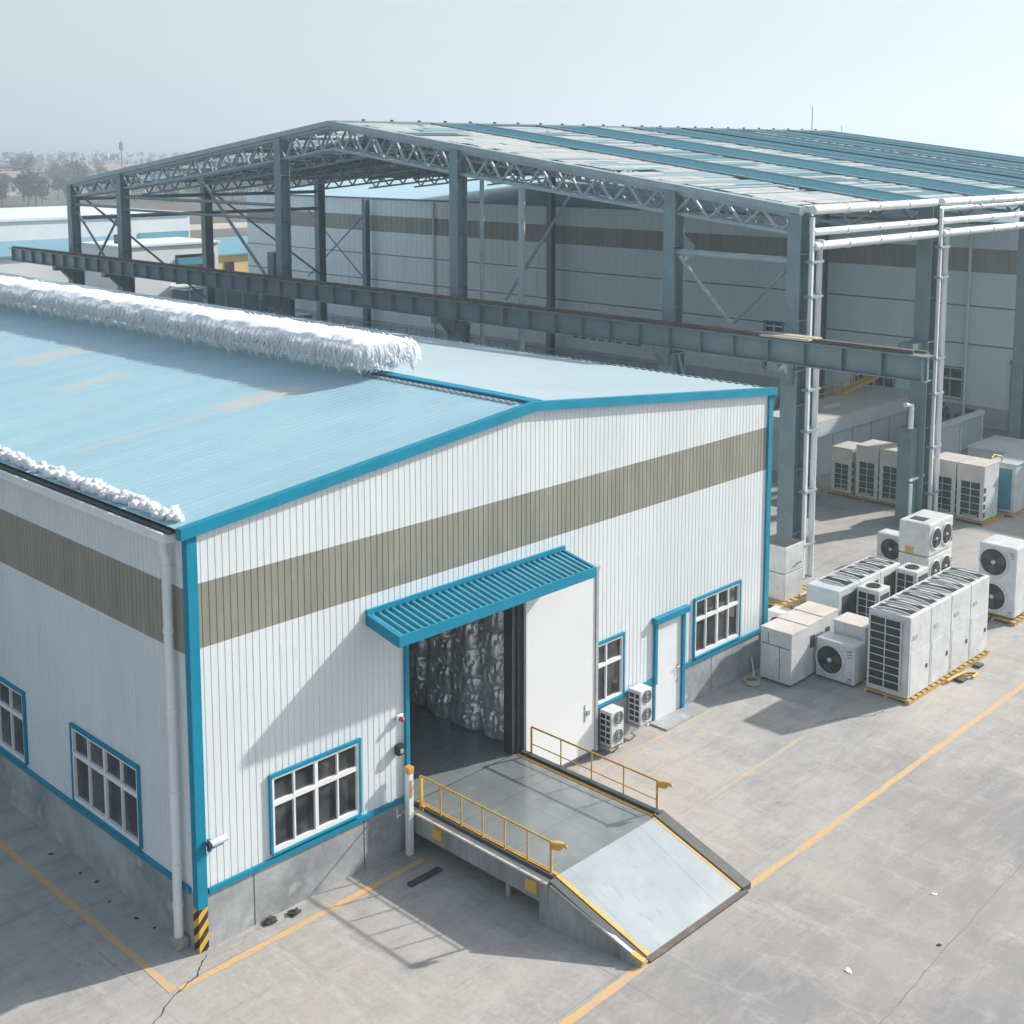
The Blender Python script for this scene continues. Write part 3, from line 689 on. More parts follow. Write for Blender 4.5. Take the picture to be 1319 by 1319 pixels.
# ------------------------------------------------------------------ frost fringe along the ridge
def fringe():
    cx, zb, zt, hw = 7.78, 7.74, 8.44, .77; y0, y1 = 4.35, 33.
    rnd = random.Random(3)
    core = MB(); sec = []
    for k in range(15):
        a = math.pi*(1.06-1.12*k/14); cx_, sx_ = math.cos(a), math.sin(a)
        sec.append((hw*math.copysign(abs(cx_)**.45, cx_), zb+.26+(zt-zb-.26)*math.copysign(abs(sx_)**.55, sx_) if sx_ > 0 else zb+.24))
    vs = []; fs = []; ns = len(sec); ny = 420
    def lump(yy, q): return .085*noise.noise(Vector((q*2.2, yy*1.4, 3)))+.045*noise.noise(Vector((q*4, yy*5, 9)))
    for j in range(ny+1):
        yy = y0+.10+(y1-y0)*j/ny; k = min(1, .86+.14*(j/3))
        for i, (dx, z) in enumerate(sec):
            n = lump(yy, i*.4); vs.append((cx+dx*k*(1+n), yy, zb+(z-zb)*(k*.5+.5)*(1+n*1.1)))
    for j in range(ny):
        for i in range(ns-1): fs.append((j*ns+i, j*ns+i+1, (j+1)*ns+i+1, (j+1)*ns+i))
    fs.append(tuple(range(ns))); core._add(vs, fs, True)
    L = MB()
    def lock(pts, w0, nrm):
        # flattened tapered strand through the points of a path
        pts = [Vector(p) for p in pts]; n = len(pts); vs = []; fs = []
        for i, p in enumerate(pts):
            d = (pts[min(i+1, n-1)]-pts[max(i-1, 0)]).normalized(); a = d.cross(nrm).normalized(); b_ = a.cross(d)
            t = i/(n-1); w = w0*(1-t**2.2)*(.5+min(1, t*3)*.5)+.002
            vs += [p+a*w-b_*.004, p+b_*w*.55, p-a*w-b_*.004]
        for i in range(n-1):
            for k in range(2): fs.append((i*3+k, i*3+k+1, i*3+4+k, i*3+3+k))
        L._add(vs, fs, True)
    def drape(yy, side, end=False, u=0):
        key = yy if not end else u+50
        cl = noise.noise(Vector((key*2.6, 2 if side > 0 else 7, 0)))*.7+noise.noise(Vector((key*7, 4, side)))*.5
        zlow = zb+.10-cl*.26+rnd.uniform(-.06, .20)*(1 if rnd.random() < .8 else 1.6); z0_ = zt-rnd.uniform(.02, .50)
        pull = .13*math.sin(key*8+2*noise.noise(Vector((key*1.1, 0, 0))))     # strands gather into wisps towards their tips
        pts = []; off = rnd.uniform(.005, .06); fl = rnd.uniform(-.01, .10)
        for k in range(6):
            t = k/5; z = z0_+(zlow-z0_)*t
            f = max(0, min(1, (zt-z)/.22)); dist = hw*(.72+.28*math.sqrt(1-(1-f)**2))+off+fl*math.sin(t*2.6)-(.03 if t > .9 else 0)
            sw = pull*t*t+rnd.uniform(-.012, .012)
            pts.append((cx+side*dist, yy+sw, z) if not end else (cx+u+sw, y0+hw-dist+.16*(u/hw)**4, z))
        lock(pts, rnd.uniform(.014, .034), Vector((side, 0, .25)) if not end else Vector((0, -1, .25)))
    yy = y0+.05
    while yy < y1:
        near = yy < 24
        for _ in range(13 if near else 6): drape(yy+rnd.uniform(0, .12), -1)
        if yy < 12 or rnd.random() < .4:
            for _ in range(4): drape(yy+rnd.uniform(0, .12), 1)
        yy += .10
    u = -hw
    while u < hw:
        for _ in range(9): drape(y0, 1, True, u+rnd.uniform(0, .05))
        u += .045
    t = thing('frost_fringe', (cx, y0, zb), 'long shaggy white frost-like fringe draped along the warehouse ridge', 'frost fringe')
    core.build('bank', M['fluff_core'], t); L.build('strands', M['fluff'], t, recalc=False)
fringe()
def eave_clumps():
    rnd = random.Random(11); m = MB(); yy = .35
    bmv = bmesh.new(); bmesh.ops.create_icosphere(bmv, subdivisions=2, radius=1); base = [v.co.copy() for v in bmv.verts]; fcs = [tuple(v.index for v in f.verts) for f in bmv.faces]; bmv.free()
    while yy < 30:
        for _ in range(2):
            s = rnd.uniform(.045, .095); c = Vector((.05+rnd.uniform(-.08, .16), yy+rnd.uniform(-.05, .05), EZ+.03+rnd.uniform(0, .06))); o = Vector((rnd.random()*50, rnd.random()*50, 0))
            m._add([c+Vector((v.x*s*1.2, v.y*s, v.z*s*.95))*(1+.6*noise.fractal(v*1.9+o, 1, 2, 3)) for v in base], fcs, True)
        yy += .10
    tag(m.build('snow_ridge', M['fluff'], recalc=False), 'lumpy row of white snow clumps along the left warehouse eave', 'snow ridge')
eave_clumps()

# ------------------------------------------------------------------ wall mounted condensers
def wall_unit(x, z, label):
    t = thing('wall_condenser', (x, -.02, z), label, 'air conditioner', 'condensers on the warehouse wall')
    w, d_, h = .40, .35, .76
    m = MB(); m.box((x, -d_-.04, z), (x+w, -.06, z+h), .02); m.build('casing', M['cab'], t)
    m = MB()
    for k in range(2):
        zc = z+.21+k*.39; m.tube([(x+w/2+.02, -d_-.042, zc), (x+w/2+.02, -d_-.052, zc)], .14, 20)
    m.build('fan_grille', M['fan_grey'], t)
    m = MB()
    for k in range(2):
        zc = z+.21+k*.39
        for r in (.055, .10, .143): ring(m, (x+w/2+.02, -d_-.054, zc), 'y', r, .005, 20)
        m.tube([(x+w/2+.02, -d_-.052, zc), (x+w/2+.02, -d_-.062, zc)], .028, 10)
    m.build('fan_guard', M['galv'], t)
    m = MB(); m.box((x-.008, -d_-.0, z+.05), (x-.001, -.1, z+h-.05)); m.build('coil', M['black'], t)
    m = MB()
    for k in range(6): m.box((x-.02, -d_-.01, z+.05+k*.13), (x-.009, -.09, z+.08+k*.13))
    m.box((x-.02, -.26, z+.04), (x-.009, -.24, z+h-.04)); m.build('coil_guard', M['cab'], t)
    m = MB(); m.box((x-.03, -d_-.03, z-.045), (x+.02, -.0, z-.002)); m.box((x+w-.04, -d_-.03, z-.045), (x+w+.01, -.0, z-.002)); m.build('bracket', M['galv'], t)
    m = MB(); m.tube([(x+w*.6, -.3, z), (x+w*.7, -.34, z-.1), (x+w+.12, -.25, z-.13), (x+w+.2, -.06, z-.1), (x+w+.22, -.04, z+.1)], .015, 6); m.build('hose', M['wire'], t)
def ring(m, c, axis, r, tr, n=20, k=5):
    vs = []; fs = []
    for i in range(n):
        a = 2*math.pi*i/n
        for j in range(k):
            b_ = 2*math.pi*j/k; rr = r+tr*math.cos(b_); h = tr*math.sin(b_)
            if axis == 'y': vs.append((c[0]+rr*math.cos(a), c[1]+h, c[2]+rr*math.sin(a)))
            elif axis == 'x': vs.append((c[0]+h, c[1]+rr*math.cos(a), c[2]+rr*math.sin(a)))
            else: vs.append((c[0]+rr*math.cos(a), c[1]+rr*math.sin(a), c[2]+h))
    for i in range(n):
        for j in range(k): fs.append((i*k+j, i*k+(j+1) % k, ((i+1) % n)*k+(j+1) % k, ((i+1) % n)*k+j))
    m._add(vs, fs, True)
wall_unit(9.55, .18, 'white two-fan condenser on the wall next to the sliding door')
wall_unit(10.50, .34, 'white two-fan condenser on the wall nearer the white personnel door')

# ------------------------------------------------------------------ yard condensers
def fan_face(par, c, axis, sgn, r, blades=True):
    """fan opening on a face: dark dish, blades, hub, guard; axis 'x' or 'y', sgn outwards"""
    def P(u, dd, v): return (c[0]+sgn*dd, c[1]+u, c[2]+v) if axis == 'x' else (c[0]+u, c[1]+sgn*dd, c[2]+v)
    m = MB(); m.tube([P(0, .001, 0), P(0, .012, 0)], r, 28); f = m.build('fan', M['black'], par)
    m = MB(); ring(m, P(0, .012, 0), axis, r*1.07, r*.09, 28, 6); m.build('fan_ring', M['cab'], f)
    m = MB()
    for k in range(3):
        a = 2*math.pi*k/3+.4
        pts = []
        for (rr, da) in ((.18, -.15), (.85, -.15), (.95, .45), (.70, .85), (.18, .5)): pts.append(P(rr*r*math.cos(a+da), .016, rr*r*math.sin(a+da)))
        m.prism(pts, Vector(P(0, .006, 0))-Vector(P(0, 0, 0)))
    m.build('fan_blade', M['fan_grey'], f)
    m = MB(); m.tube([P(0, .014, 0), P(0, .045, 0), P(0, .055, 0)], [r*.17, r*.15, r*.08], 14); m.build('hub', M['hub'], f)
    m = MB()
    for q in (.4, .62, .82): ring(m, P(0, .04, 0), axis, r*q, .0035, 26, 4)
    for k in range(8): a = math.pi*k/4; m.tube([P(.15*r*math.cos(a), .04, .15*r*math.sin(a)), P(r*math.cos(a), .03, r*math.sin(a))], .003, 4)
    m.build('fan_guard', M['fan_grey'], f)
def coil_face(par, x, y0, y1, z0, z1, rows, cols, frame='cab', axis='x', sgn=-1):
    """dark coil on the -X (or -Y) face with a pale guard grid"""
    def B(mm, a0, a1, d0, d1, h0, h1):
        if axis == 'x': mm.box((x+sgn*d0, a0, h0), (x+sgn*d1, a1, h1))
        else: mm.box((a0, x+sgn*d0, h0), (a1, x+sgn*d1, h1))
    m = MB(); B(m, y0, y1, .001, .010, z0, z1); c = m.build('coil', M['black'], par)
    m = MB()
    for i in range(rows+1): z = z0+(z1-z0)*i/rows; B(m, y0-.005, y1+.005, .0105, .026, z-.008, z+.008)
    for j in range(cols+1):
        yy = y0+(y1-y0)*j/cols; w = .012 if 0 < j < cols else .02
        B(m, yy-w, yy+w, .0265, .034, z0-.01, z1+.01)
    m.build('coil_guard', M[frame], c)
def top_slots(par, x0, x1, y0, y1, z, n, seed=0):
    """dark discharge openings across the top with bowed guard bars"""
    rnd = random.Random(seed); m = MB(); w = (x1-x0)/n; g = MB()
    for i in range(n):
        xc = x0+w*(i+.5); sk = rnd.uniform(-.05, .05); hw_ = w*rnd.uniform(.22, .34)
        a = [(xc-hw_+sk, y0+.10, z+.0015), (xc+hw_+sk, y0+.10, z+.0015), (xc+hw_*.9-sk, y1-.10, z+.0015), (xc-hw_*1.0-sk, y1-.10, z+.0015)]
        m.prism(a, (0, 0, .006))
        for s in (-1, 1):
            g.tube([(xc+s*hw_*1.1+sk, y0+.08, z), (xc+s*hw_*1.1+sk*.3, (2*y0+y1)/3, z+.05), (xc+s*hw_*1.1-sk*.4, (y0+2*y1)/3, z+.05), (xc+s*hw_*1.1-sk, y1-.08, z)], .022, 6)
    c = m.build('fan_opening', M['black'], par); g.build('guard_bar', M['cab'], c)
def pallet(x0, x1, y0, y1, label, h=.09, m='pallet'):
    t = thing('pallet', ((x0+x1)/2, (y0+y1)/2, 0), label, 'pallet')
    a = MB()
    for yy in (y0, (y0+y1)/2-.05, y1-.1): a.box((x0, yy, .0), (x1, yy+.1, h-.03))
    a.build('runner', M[m], t)
    a = MB(); xx = x0
    while xx < x1-.05: a.box((xx, y0, h-.028), (min(xx+.16, x1), y1, h)); xx += .24
    a.build('deck_boards', M[m], t); return t
def lights(m, y0, y1): pass

# big four-module unit
X0, X1, Y0, Y1, ZB, ZT = 16.22, 20.35, -3.56, -2.52, .10, 2.02
pallet(X0-.05, X1+.02, Y0-.07, Y1+.05, 'long yellow pallet under the tall four-module condenser')
t = thing('modular_condenser', ((X0+X1)/2, (Y0+Y1)/2, .092), 'tall white four-module condenser with black end grille on a yellow pallet', 'condenser')
w = (X1-X0)/4
for k in range(4):
    m = MB(); m.box((X0+k*w+.008, Y0, ZB), (X0+(k+1)*w-.008, Y1, ZT), .022); c = m.build('module', M['cab'], t)
    xa, xb = X0+k*w+.06, X0+(k+1)*w-.04
    top_slots(c, xa, xb, Y0, Y1, ZT, 2, k)
    m = MB(); m.box((xa+.02, Y0-.006, ZB+.08), (xb-.02, Y0-.001, 1.15), .0); m.build('access_panel', M['cab'], c)
    m = MB(); m.box((xb-.16, Y0-.025, .62+.0*k), (xb-.11, Y0-.0065, .72)); m.build('panel_latch', M['dark'], c)
    m = MB(); m.box((xa+.10, Y0-.008, 1.45), (xa+.30, Y0-.001, 1.56)); m.build('nameplate', M['galv'], c)
    if k == 0: coil_face(c, X0, Y0+.10+.10, Y1-.06, ZB+.12, ZT-.14, 9, 2)
m = MB()
for k in range(1, 4): m.box((X0+k*w-.008, Y0+.03, ZB+.03), (X0+k*w+.008, Y1-.03, ZT-.03))
m.build('module_seam', M['dark'], t)
# straps and hose at the foot
t = thing('hose_bundle', (18.6, -3.8, 0), 'yellow strap and hose bundle at the foot of the tall condenser', 'hose')
m = MB(); m.tube([(17.9, -3.70, .07), (18.3, -3.75, .10), (18.7, -3.78, .06), (18.9, -3.98, .04), (18.6, -4.0, .04)], .035, 8); m.build('strap', M['yellow'], t)
m = MB(); m.box((18.2, -3.95, 0), (18.5, -3.70, .06), .01); m.box((19.3, -3.86, 0), (19.55, -3.68, .06), .01); m.build('chock', M['dark'], t)

# three-module beige stack by the warehouse corner
X0, X1, Y0, Y1, ZB, ZT = 15.08, 17.30, -1.20, -.36, .06, 1.29
t = thing('cabinet_condenser', ((X0+X1)/2, (Y0+Y1)/2, 0), 'beige-topped three-module cabinet nearest the warehouse corner plinth', 'condenser')
w = (X1-X0)/3
for k in range(3):
    m = MB(); m.box((X0+k*w+.01, Y0+.03*k, ZB), (X0+(k+1)*w-.01, Y1+.02*k, ZT+.015*k), .02); c = m.build('module', M['cab'], t)
    m = MB(); m.box((X0+k*w+.005, Y0-.01+.03*k, ZT+.015*k-.0), (X0+(k+1)*w-.005, Y1+.02*k+.01, ZT+.02+.015*k), .008); m.build('lid', M['cab_beige'], c)
    if k: 
        m = MB(); m.box((X0+k*w+.14, Y0+.03*k-.008, .72), (X0+k*w+.34, Y0+.03*k-.001, 1.02)); m.build('vent', M['dark'], c)
m = MB(); m.box((X0-.006, Y0+.04, .92), (X0-.0, Y1-.04, .935)); m.box((X0-.006, (Y0+Y1)/2-.12, .12), (X0, (Y0+Y1)/2-.11, .92)); m.box((X0-.006, (Y0+Y1)/2+.2, .94), (X0, (Y0+Y1)/2+.21, 1.22)); m.box((X0+w-.012, Y0+.02, .1), (X0+w+.012, Y1-.02, ZT-.02)); m.box((X0+2*w-.012, Y0+.05, .1), (X0+2*w+.012, Y1, ZT-.02)); m.build('seam', M['dark'], t)
m = MB()
for xx in (X0+.1, X0+w, X0+2*w, X1-.1):
    for yy in (Y0+.1, Y1-.1): m.box((xx-.05, yy-.05, 0), (xx+.05, yy+.05, ZB))
m.build('foot', M['dark'], t)
# single round fan unit
def fan_unit(x0, x1, y0, y1, z0, zt, label, nf=1, feet=True, axis='x', m_='cab', name='fan_condenser', group=None, off=0., rf=None):
    t = thing(name, ((x0+x1)/2, (y0+y1)/2, z0), label, 'condenser', group)
    m = MB(); m.box((x0, y0, z0+.05), (x1, y1, zt), .045); c = m.build('casing', M[m_], t)
    if axis == 'x':
        hh = (zt-z0-.05)/nf; r = rf or min(hh, y1-y0)*.36
        for k in range(nf): fan_face(t, (x0, (y0+y1)/2+off, z0+.05+hh*(k+.5)), 'x', -1, r)
        m = MB()
        for k in range(3): yy = y0+.10; m.box((x0-.012, yy-.03, zt-.14-.07*k), (x0-.001, yy+.10-.02*k, zt-.155-.07*k))
        m.box((x0-.012, y0+.05, z0+.18), (x0-.001, y0+.16, z0+.2)); m.build('louvre', M['dark'], t)
        m = MB(); m.box((x0-.006, y0+.05, z0+.10), (x0-.001, y0+.20, z0+.15)); m.build('nameplate', M['galv'], t)
        coil_face(t, y0, x0+.08, x1-.06, z0+.15, zt-.12, 6, 2, axis='y') if nf == 1 and False else None
    if feet:
        m = MB(); m.box((x0+.03, y0+.04, z0), (x1-.03, y0+.10, z0+.05)); m.box((x0+.03, y1-.10, z0), (x1-.03, y1-.04, z0+.05)); m.build('foot', M['dark'], t)
    return t
fan_unit(16.12, 16.66, -2.26, -1.24, 0, 1.0, 'low white condenser with one large round fan beside the tall grille unit', 1, off=.13, rf=.335)
t = thing('plain_cabinet', (17.1, -1.75, 0), 'plain white cabinet standing behind the round fan unit', 'cabinet')
m = MB(); m.box((16.70, -2.20, .04), (17.36, -1.36, 1.27), .02); m.build('casing', M['cab'], t)
m = MB(); m.box((16.68, -2.22, 1.27), (17.38, -1.34, 1.30), .01); m.build('lid', M['cab_beige'], t)
m = MB(); m.box((16.694, -2.12, .85), (16.70, -1.45, .86)); m.build('seam', M['dark'], t)
m = MB(); m.box((16.72, -2.18, 0), (17.34, -1.38, .04)); m.build('foot', M['dark'], t)
# pale blue row with slotted tops
X0, X1, Y0, Y1, ZB, ZT = 18.6, 21.9, -.38, .55, .06, 1.25
t = thing('modular_condenser', ((X0+X1)/2, (Y0+Y1)/2, 0), 'long pale blue condenser row with slotted top behind the plain cabinet', 'condenser')
w = (X1-X0)/3
for k in range(3):
    m = MB(); m.box((X0+k*w+.006, Y0, ZB), (X0+(k+1)*w-.006, Y1, ZT), .025); c = m.build('module', M['cab_blue' if k == 0 else 'cab'], t)
    top_slots(c, X0+k*w+(.35 if k == 0 else .06), X0+(k+1)*w-.04, Y0, Y1, ZT, 2 if k else 1, 10+k)
    m = MB(); m.box((X0+k*w+.2, Y0-.008, ZB+.15), (X0+(k+1)*w-.12, Y0-.001, ZT-.18)); m.build('vent', M['dark'], c)
m = MB(); m.box((X0+.05, Y0+.05, 0), (X1-.05, Y1-.05, ZB)); m.build('skid', M['dark'], t)
def small_unit(x0, x1, y0, y1, zt, label):
    t = thing('small_condenser', ((x0+x1)/2, (y0+y1)/2, 0), label, 'condenser', 'small grille condensers in the yard')
    m = MB(); m.box((x0, y0, .05), (x1, y1, zt), .03); m.build('casing', M['cab'], t)
    coil_face(t, x0, y0+.06, y1-.06, .14, zt-.1, 5, 2)
    m = MB(); m.box((x0+.1, y0-.007, .2), (x1-.06, y0-.001, zt-.14)); m.build('vent', M['dark'], t)
    m = MB(); ring(m, ((x0+x1)/2, (y0+y1)/2, zt+.005), 'z', .18, .018, 18); m.tube([((x0+x1)/2, (y0+y1)/2, zt+.001), ((x0+x1)/2, (y0+y1)/2, zt+.01)], .17, 18); m.build('fan_opening', M['black'], t)
    m = MB(); m.box((x0+.05, y0+.05, 0), (x1-.05, y1-.05, .05)); m.build('foot', M['dark'], t)
small_unit(19.62, 20.15, -1.25, -.62+.0, 1.0, 'small grille condenser in front of the slotted pale blue row, nearer the camera') if False else None
small_unit(19.48, 20.1, -1.04, -.41, 1.2, 'small black-grille condenser against the middle of the pale blue row')
small_unit(21.55, 22.25, -1.04, -.42, 1.2, 'small black-grille condenser at the far end of the pale blue row')
for pts, lb in (([(17.36, -1.6, .25), (17.6, -1.45, .05), (18.0, -1.2, .04), (18.1, -.6, .2)], 'black cable lying between the plain cabinet and the pale blue row'),
                ([(22.3, -.4, .2), (22.9, -.7, .04), (23.3, -.5, .04), (23.55, -.2, .25)], 'black cable running to the white double-deck condenser'),
                ([(20.35, -2.9, .3), (20.9, -3.0, .05), (21.8, -2.8, .04), (22.6, -2.7, .15)], 'black cable from the tall four-module condenser to the right tower')):
    m = MB(); m.tube(pts, .022, 6); tag(m.build('cable', M['black']), lb, 'cable')
# white double stack with fans facing the yard
X0, X1, Y0, Y1 = 23.55, 25.05, -.38, .55
def yfan_stack():
    t = thing('stacked_condenser', ((X0+X1)/2, (Y0+Y1)/2, 0), 'white double-deck condenser with dark round fans standing below the second steel column', 'condenser')
    for k, (za, zb) in enumerate(((.06, .98), (1.0, 1.95))):
        m = MB(); m.box((X0, Y0, za), (X1, Y1, zb), .05); c = m.build('casing', M['cab'], t)
        for j in range(2): fan_face(c, (X0+.42+.64*j, Y0, (za+zb)/2), 'y', -1, .29)
        m = MB(); m.box((X1-.16, Y0-.012, za+.2), (X1-.05, Y0-.001, zb-.3)); m.build('louvre', M['dark'], c)
    m = MB(); m.box((X0-.006, Y1-.48, 1.03), (X0-.001, Y1-.22, 1.22)); m.build('warning_label', M['yellow'], t)
    m = MB(); m.box((X0+.25, Y0+.3, 1.951), (X1-.9, Y1-.2, 1.965)); m.build('top_vent', M['dark'], t)
    m = MB(); m.box((X0+.05, Y0+.05, 0), (X1-.05, Y1-.05, .06)); m.build('foot', M['dark'], t)
yfan_stack()
fan_unit(25.0, 25.55, 1.05, 2.0, 0, .95, 'dark-faced single fan condenser half hidden behind the white double-deck stack', 1)
# right hand double fan tower
pallet(22.65, 23.9, -3.30, -2.1, 'wooden pallet under the two-fan tower at the right edge', .10)
fan_unit(22.75, 23.75, -3.22, -2.20, .102, 2.06, 'white tower condenser with two round fans, one above the other, at the right edge', 2, off=.10, rf=.36, name='tower_condenser')
# behind the warehouse corner
pallet(18.6, 20.6, 1.3, 2.6, 'yellow pallet with cabinet behind the far warehouse corner', .5 if False else .42)
t = thing('tall_cabinet', (19.6, 2.0, .42), 'tall pale cabinet on a raised yellow pallet behind the far warehouse corner', 'cabinet')
m = MB(); m.box((19.0, 1.45, .42), (19.9, 2.35, 1.16), .02); m.build('casing', M['cab'], t); m = MB(); m.box((19.0, 1.45, 1.18), (19.9, 2.35, 1.92), .02); m.build('casing', M['cab'], t)
m = MB(); m.box((19.03, 1.48, 1.155), (19.87, 2.32, 1.185)); m.build('seam', M['dark'], t); m = MB(); m.box((19.02, 1.47, 1.92), (19.88, 2.33, 1.93)); m.build('lid', M['dark'], t)
m = MB(); m.tube([(19.5, 1.40, 1.38), (19.7, 1.40, 1.40)], .02, 6); m.build('handle', M['dark'], t)
t = thing('wire_crate', (19.3, .85, 0), 'dark wire crate of fittings below the raised yellow pallet', 'crate')
m = MB(); m.box((18.75, .62, .02), (20.0, 1.25, .06))
m.build('base', M['pallet'], t)
m = MB()
for i in range(8):
    xx = 18.78+i*.17; m.tube([(xx, .64, .06), (xx, .64, .5)], .012, 5); m.tube([(xx, 1.23, .06), (xx, 1.23, .5)], .012, 5)
for z in (.2, .35, .5): m.tube([(18.78, .64, z), (19.97, .64, z)], .012, 5); m.tube([(18.78, .64, z), (18.78, 1.23, z)], .012, 5)
m.build('wire_side', M['galv'], t)
m = MB(); m.box((18.85, .70, .06), (19.9, 1.18, .36), .02); m.build('contents', M['debris'], t)
fan_unit(17.45, 17.95, .25, 1.05, 0, .72, 'small condenser half hidden by the warehouse corner, beside a white pipe', 1)
t = thing('white_pipe', (18.4, .5, 0), 'bent white pipe lying behind the far warehouse corner', 'pipe')
m = MB(); m.tube([(17.9, .1, .62), (18.3, .12, .55), (18.7, .25, .60), (19.1, .35, .62)], .075, 10); m.build('tube', M['white_pipe'], t)
m = MB(); m.tube([(19.08, .34, .62), (19.16, .37, .62)], .09, 10); m.box((18.35, .05, 0), (18.45, .2, .5)); m.build('collar', M['white_pipe'], t)
t = MB(); t.tube([(19.6, 1.35, .46), (20.1, 1.3, .5), (20.5, 1.2, .47), (20.9, 1.15, .1)], .05, 8); tag(t.build('hose', M['wire']), 'tan hose slung from the raised yellow pallet', 'hose')
t = thing('cable_coil', (14.75, -.35, 0), 'low tan cable coil on the ground between plinth and beige cabinet', 'cable')
m = MB()
for k in range(3): ring(m, (14.72, -.38, .03+.03*k), 'z', .20-.02*k, .02, 20)
m.build('coil_rings', M['wire'], t)
m = MB(); m.tube([(14.9, -.3, .03), (15.05, -.22, .12), (15.1, -.1, .45)], .02, 6); m.build('cable_end', M['white_pipe'], t)

# cabinets on pallets at the back
def back_cab(y0, y1, x0, zt, lab, m_='cab', lid='cab_beige', dx=1.15):
    t = thing('cabinet_condenser', (x0+dx/2, (y0+y1)/2, .12), lab, 'condenser', 'cabinet condensers on pallets in the back row')
    m = MB(); m.box((x0, y0, .12), (x0+dx, y1, zt), .02); m.build('casing', M[m_], t)
    m = MB(); m.box((x0-.015, y0-.015, zt-.5), (x0-.001, y1+.0, zt-.005)); m.box((x0-.015, y0-.015, zt), (x0+dx+.01, y1+.005, zt+.025), .008); m.build('lid', M[lid], t)
    coil_face(t, x0, y0+.10, y1-.14, .22, zt-.56, 5, 2)
    for k in range(4): m = MB(); m.box((x0+.02, y0-.02, .25+k*.28), (x0+.14, y0-.001, .42+k*.28)); m.build('side_louvre', M['dark'], t)
    m = MB(); m.tube([(x0-.02, y0+.2, .3), (x0-.10, y0+.22, .28), (x0-.12, (y0+y1)/2, .3), (x0-.1, y1-.3, .28), (x0-.02, y1-.25, .3)], .03, 6); m.build('pipe_loop', M['galv'], t)
    return t
rows = [(1.36, 2.30, 'rightmost beige-lidded cabinet of the back row, next to the blue cabinet'),
        (2.36, 3.30, 'beige-lidded cabinet of the back row just right of the second steel column'),
        (4.32, 5.18, 'beige-lidded cabinet of the back row just left of the second steel column'),
        (5.24, 6.10, 'middle beige-lidded cabinet of the left trio in the back row')]
for a, c, l in rows: back_cab(a, c, 31.0, 1.98, l)
back_cab(6.30, 7.12, 31.05, 1.75, 'low leftmost beige-lidded cabinet of the back row, beside the grey annex', 'cab_beige')
pallet(30.88, 32.4, 1.22, 3.42, 'long yellow pallet under the two right-hand back row cabinets', .115)
pallet(30.88, 32.3, 4.22, 7.25, 'long yellow pallet under the left trio of back row cabinets', .115)
pallet(32.55, 34.4, .95, 2.0, 'yellow pallet under the blue cabinet at the right edge', .095)
t = thing('blue_cabinet', (33.4, 1.5, .1), 'teal blue cabinet with white frame at the right end of the back row', 'cabinet')
m = MB(); m.box((32.75, 1.05, .1), (34.3, 1.95, 1.78), .03); m.build('casing', M['cab'], t)
m = MB(); m.box((32.735, 1.16, .2), (32.749, 1.86, 1.62)); m.build('blue_panel', M['cab_teal'], t)
m = MB(); m.box((32.7, 1.0, 1.781), (34.35, 2.0, 1.82), .01); m.build('lid', M['cab_blue'], t)
t = MB(); t.tube([(32.3, 1.7, 2.03), (32.6, 1.75, 2.08), (32.75, 1.55, 2.02), (32.9, 1.6, 1.86)], .035, 6); tag(t.build('strap', M['yellow']), 'short yellow strap lying across the tops of the back row cabinets', 'strap')
# low blue-grey roofed container row behind (right edge)
t = thing('flat_container', (37.2, 3.0, 0), 'low flat white container behind the blue cabinet at the right edge', 'container')
m = MB(); m.box((34.6, 1.3, .05), (37.0, 3.6, 1.72), .03); m.build('body', M['cab_blue'], t)
m = MB(); m.box((34.55, 1.25, 1.721), (37.05, 3.65, 1.76), .01); m.build('lid', M['cab'], t)

# ------------------------------------------------------------------ annex, white frame
t = thing('annex', (35, 10, 0), 'low flat-roofed grey annex between the steel columns', 'annex')
m = MB(); m.box((32.4, 8.75, 0), (40.9, 10.8, 1.62)); m.build('wall', M['annex'], t)
m = MB(); m.box((32.2, 8.55, 1.622), (41.1, 10.98, 2.16), .01); m.build('roof_fascia', M['annex'], t)
m = MB(); m.box((32.2, 8.55, 2.161), (41.1, 10.98, 2.215)); m.build('roof', M['annex_roof'], t)
m = MB()
for k in range(1, 6): m.box((32.4+k*1.5, 8.742, .1), (32.43+k*1.5, 8.749, 1.6))
m.box((32.392, 9.3, .1), (32.399, 10.2, 1.5)); m.build('panel_joint', M['dark'], t)
m = MB(); m.tube([(32.1, 8.5, 0), (32.1, 8.5, 1.7)], .06, 8); m.build('drain_pipe', M['white_pipe'], t)
m = MB(); m.box((34.6, 9.6, 2.216), (35.9, 10.4, 2.38), .02); m.build('roof_hatch', M['annex_roof'], t)
t = thing('roof_railing', (36, 10.85, 2.216), 'yellow handrail and steps along the back of the annex roof', 'railing')
RZ2 = lambda x: 2.72+max(0, x-38)*.13
for k in range(12): x = 33.6+k*.66; m = MB(); m.tube([(x, 10.85, 2.216), (x, 10.85, RZ2(x))], .03, 6); m.build('post', M['yellow'], t)
m = MB(); m.tube([(33.6, 10.85, RZ2(33.6)), (38, 10.85, RZ2(38)), (40.9, 10.85, RZ2(40.9))], .04, 6); m.build('handrail', M['yellow'], t)
m = MB(); m.tube([(33.6, 10.85, 2.45), (38, 10.85, 2.45), (40.9, 10.85, 2.75)], .03, 6); m.build('handrail', M['yellow'], t)
m = MB(); m.bar((37.9, 10.78, 2.28), (40.9, 10.78, 2.62), .3, .14); m.build('step_stringer', M['yellow'], t)
t = thing('pipe_gantry', (39, 6.6, 0), 'white box-section gantry with grey infill behind the back row cabinets', 'gantry')
m = MB(); m.box((36.0, 6.42, 1.36), (42.3, 6.62, 1.56), .01); m.build('beam', M['white_frame'], t)
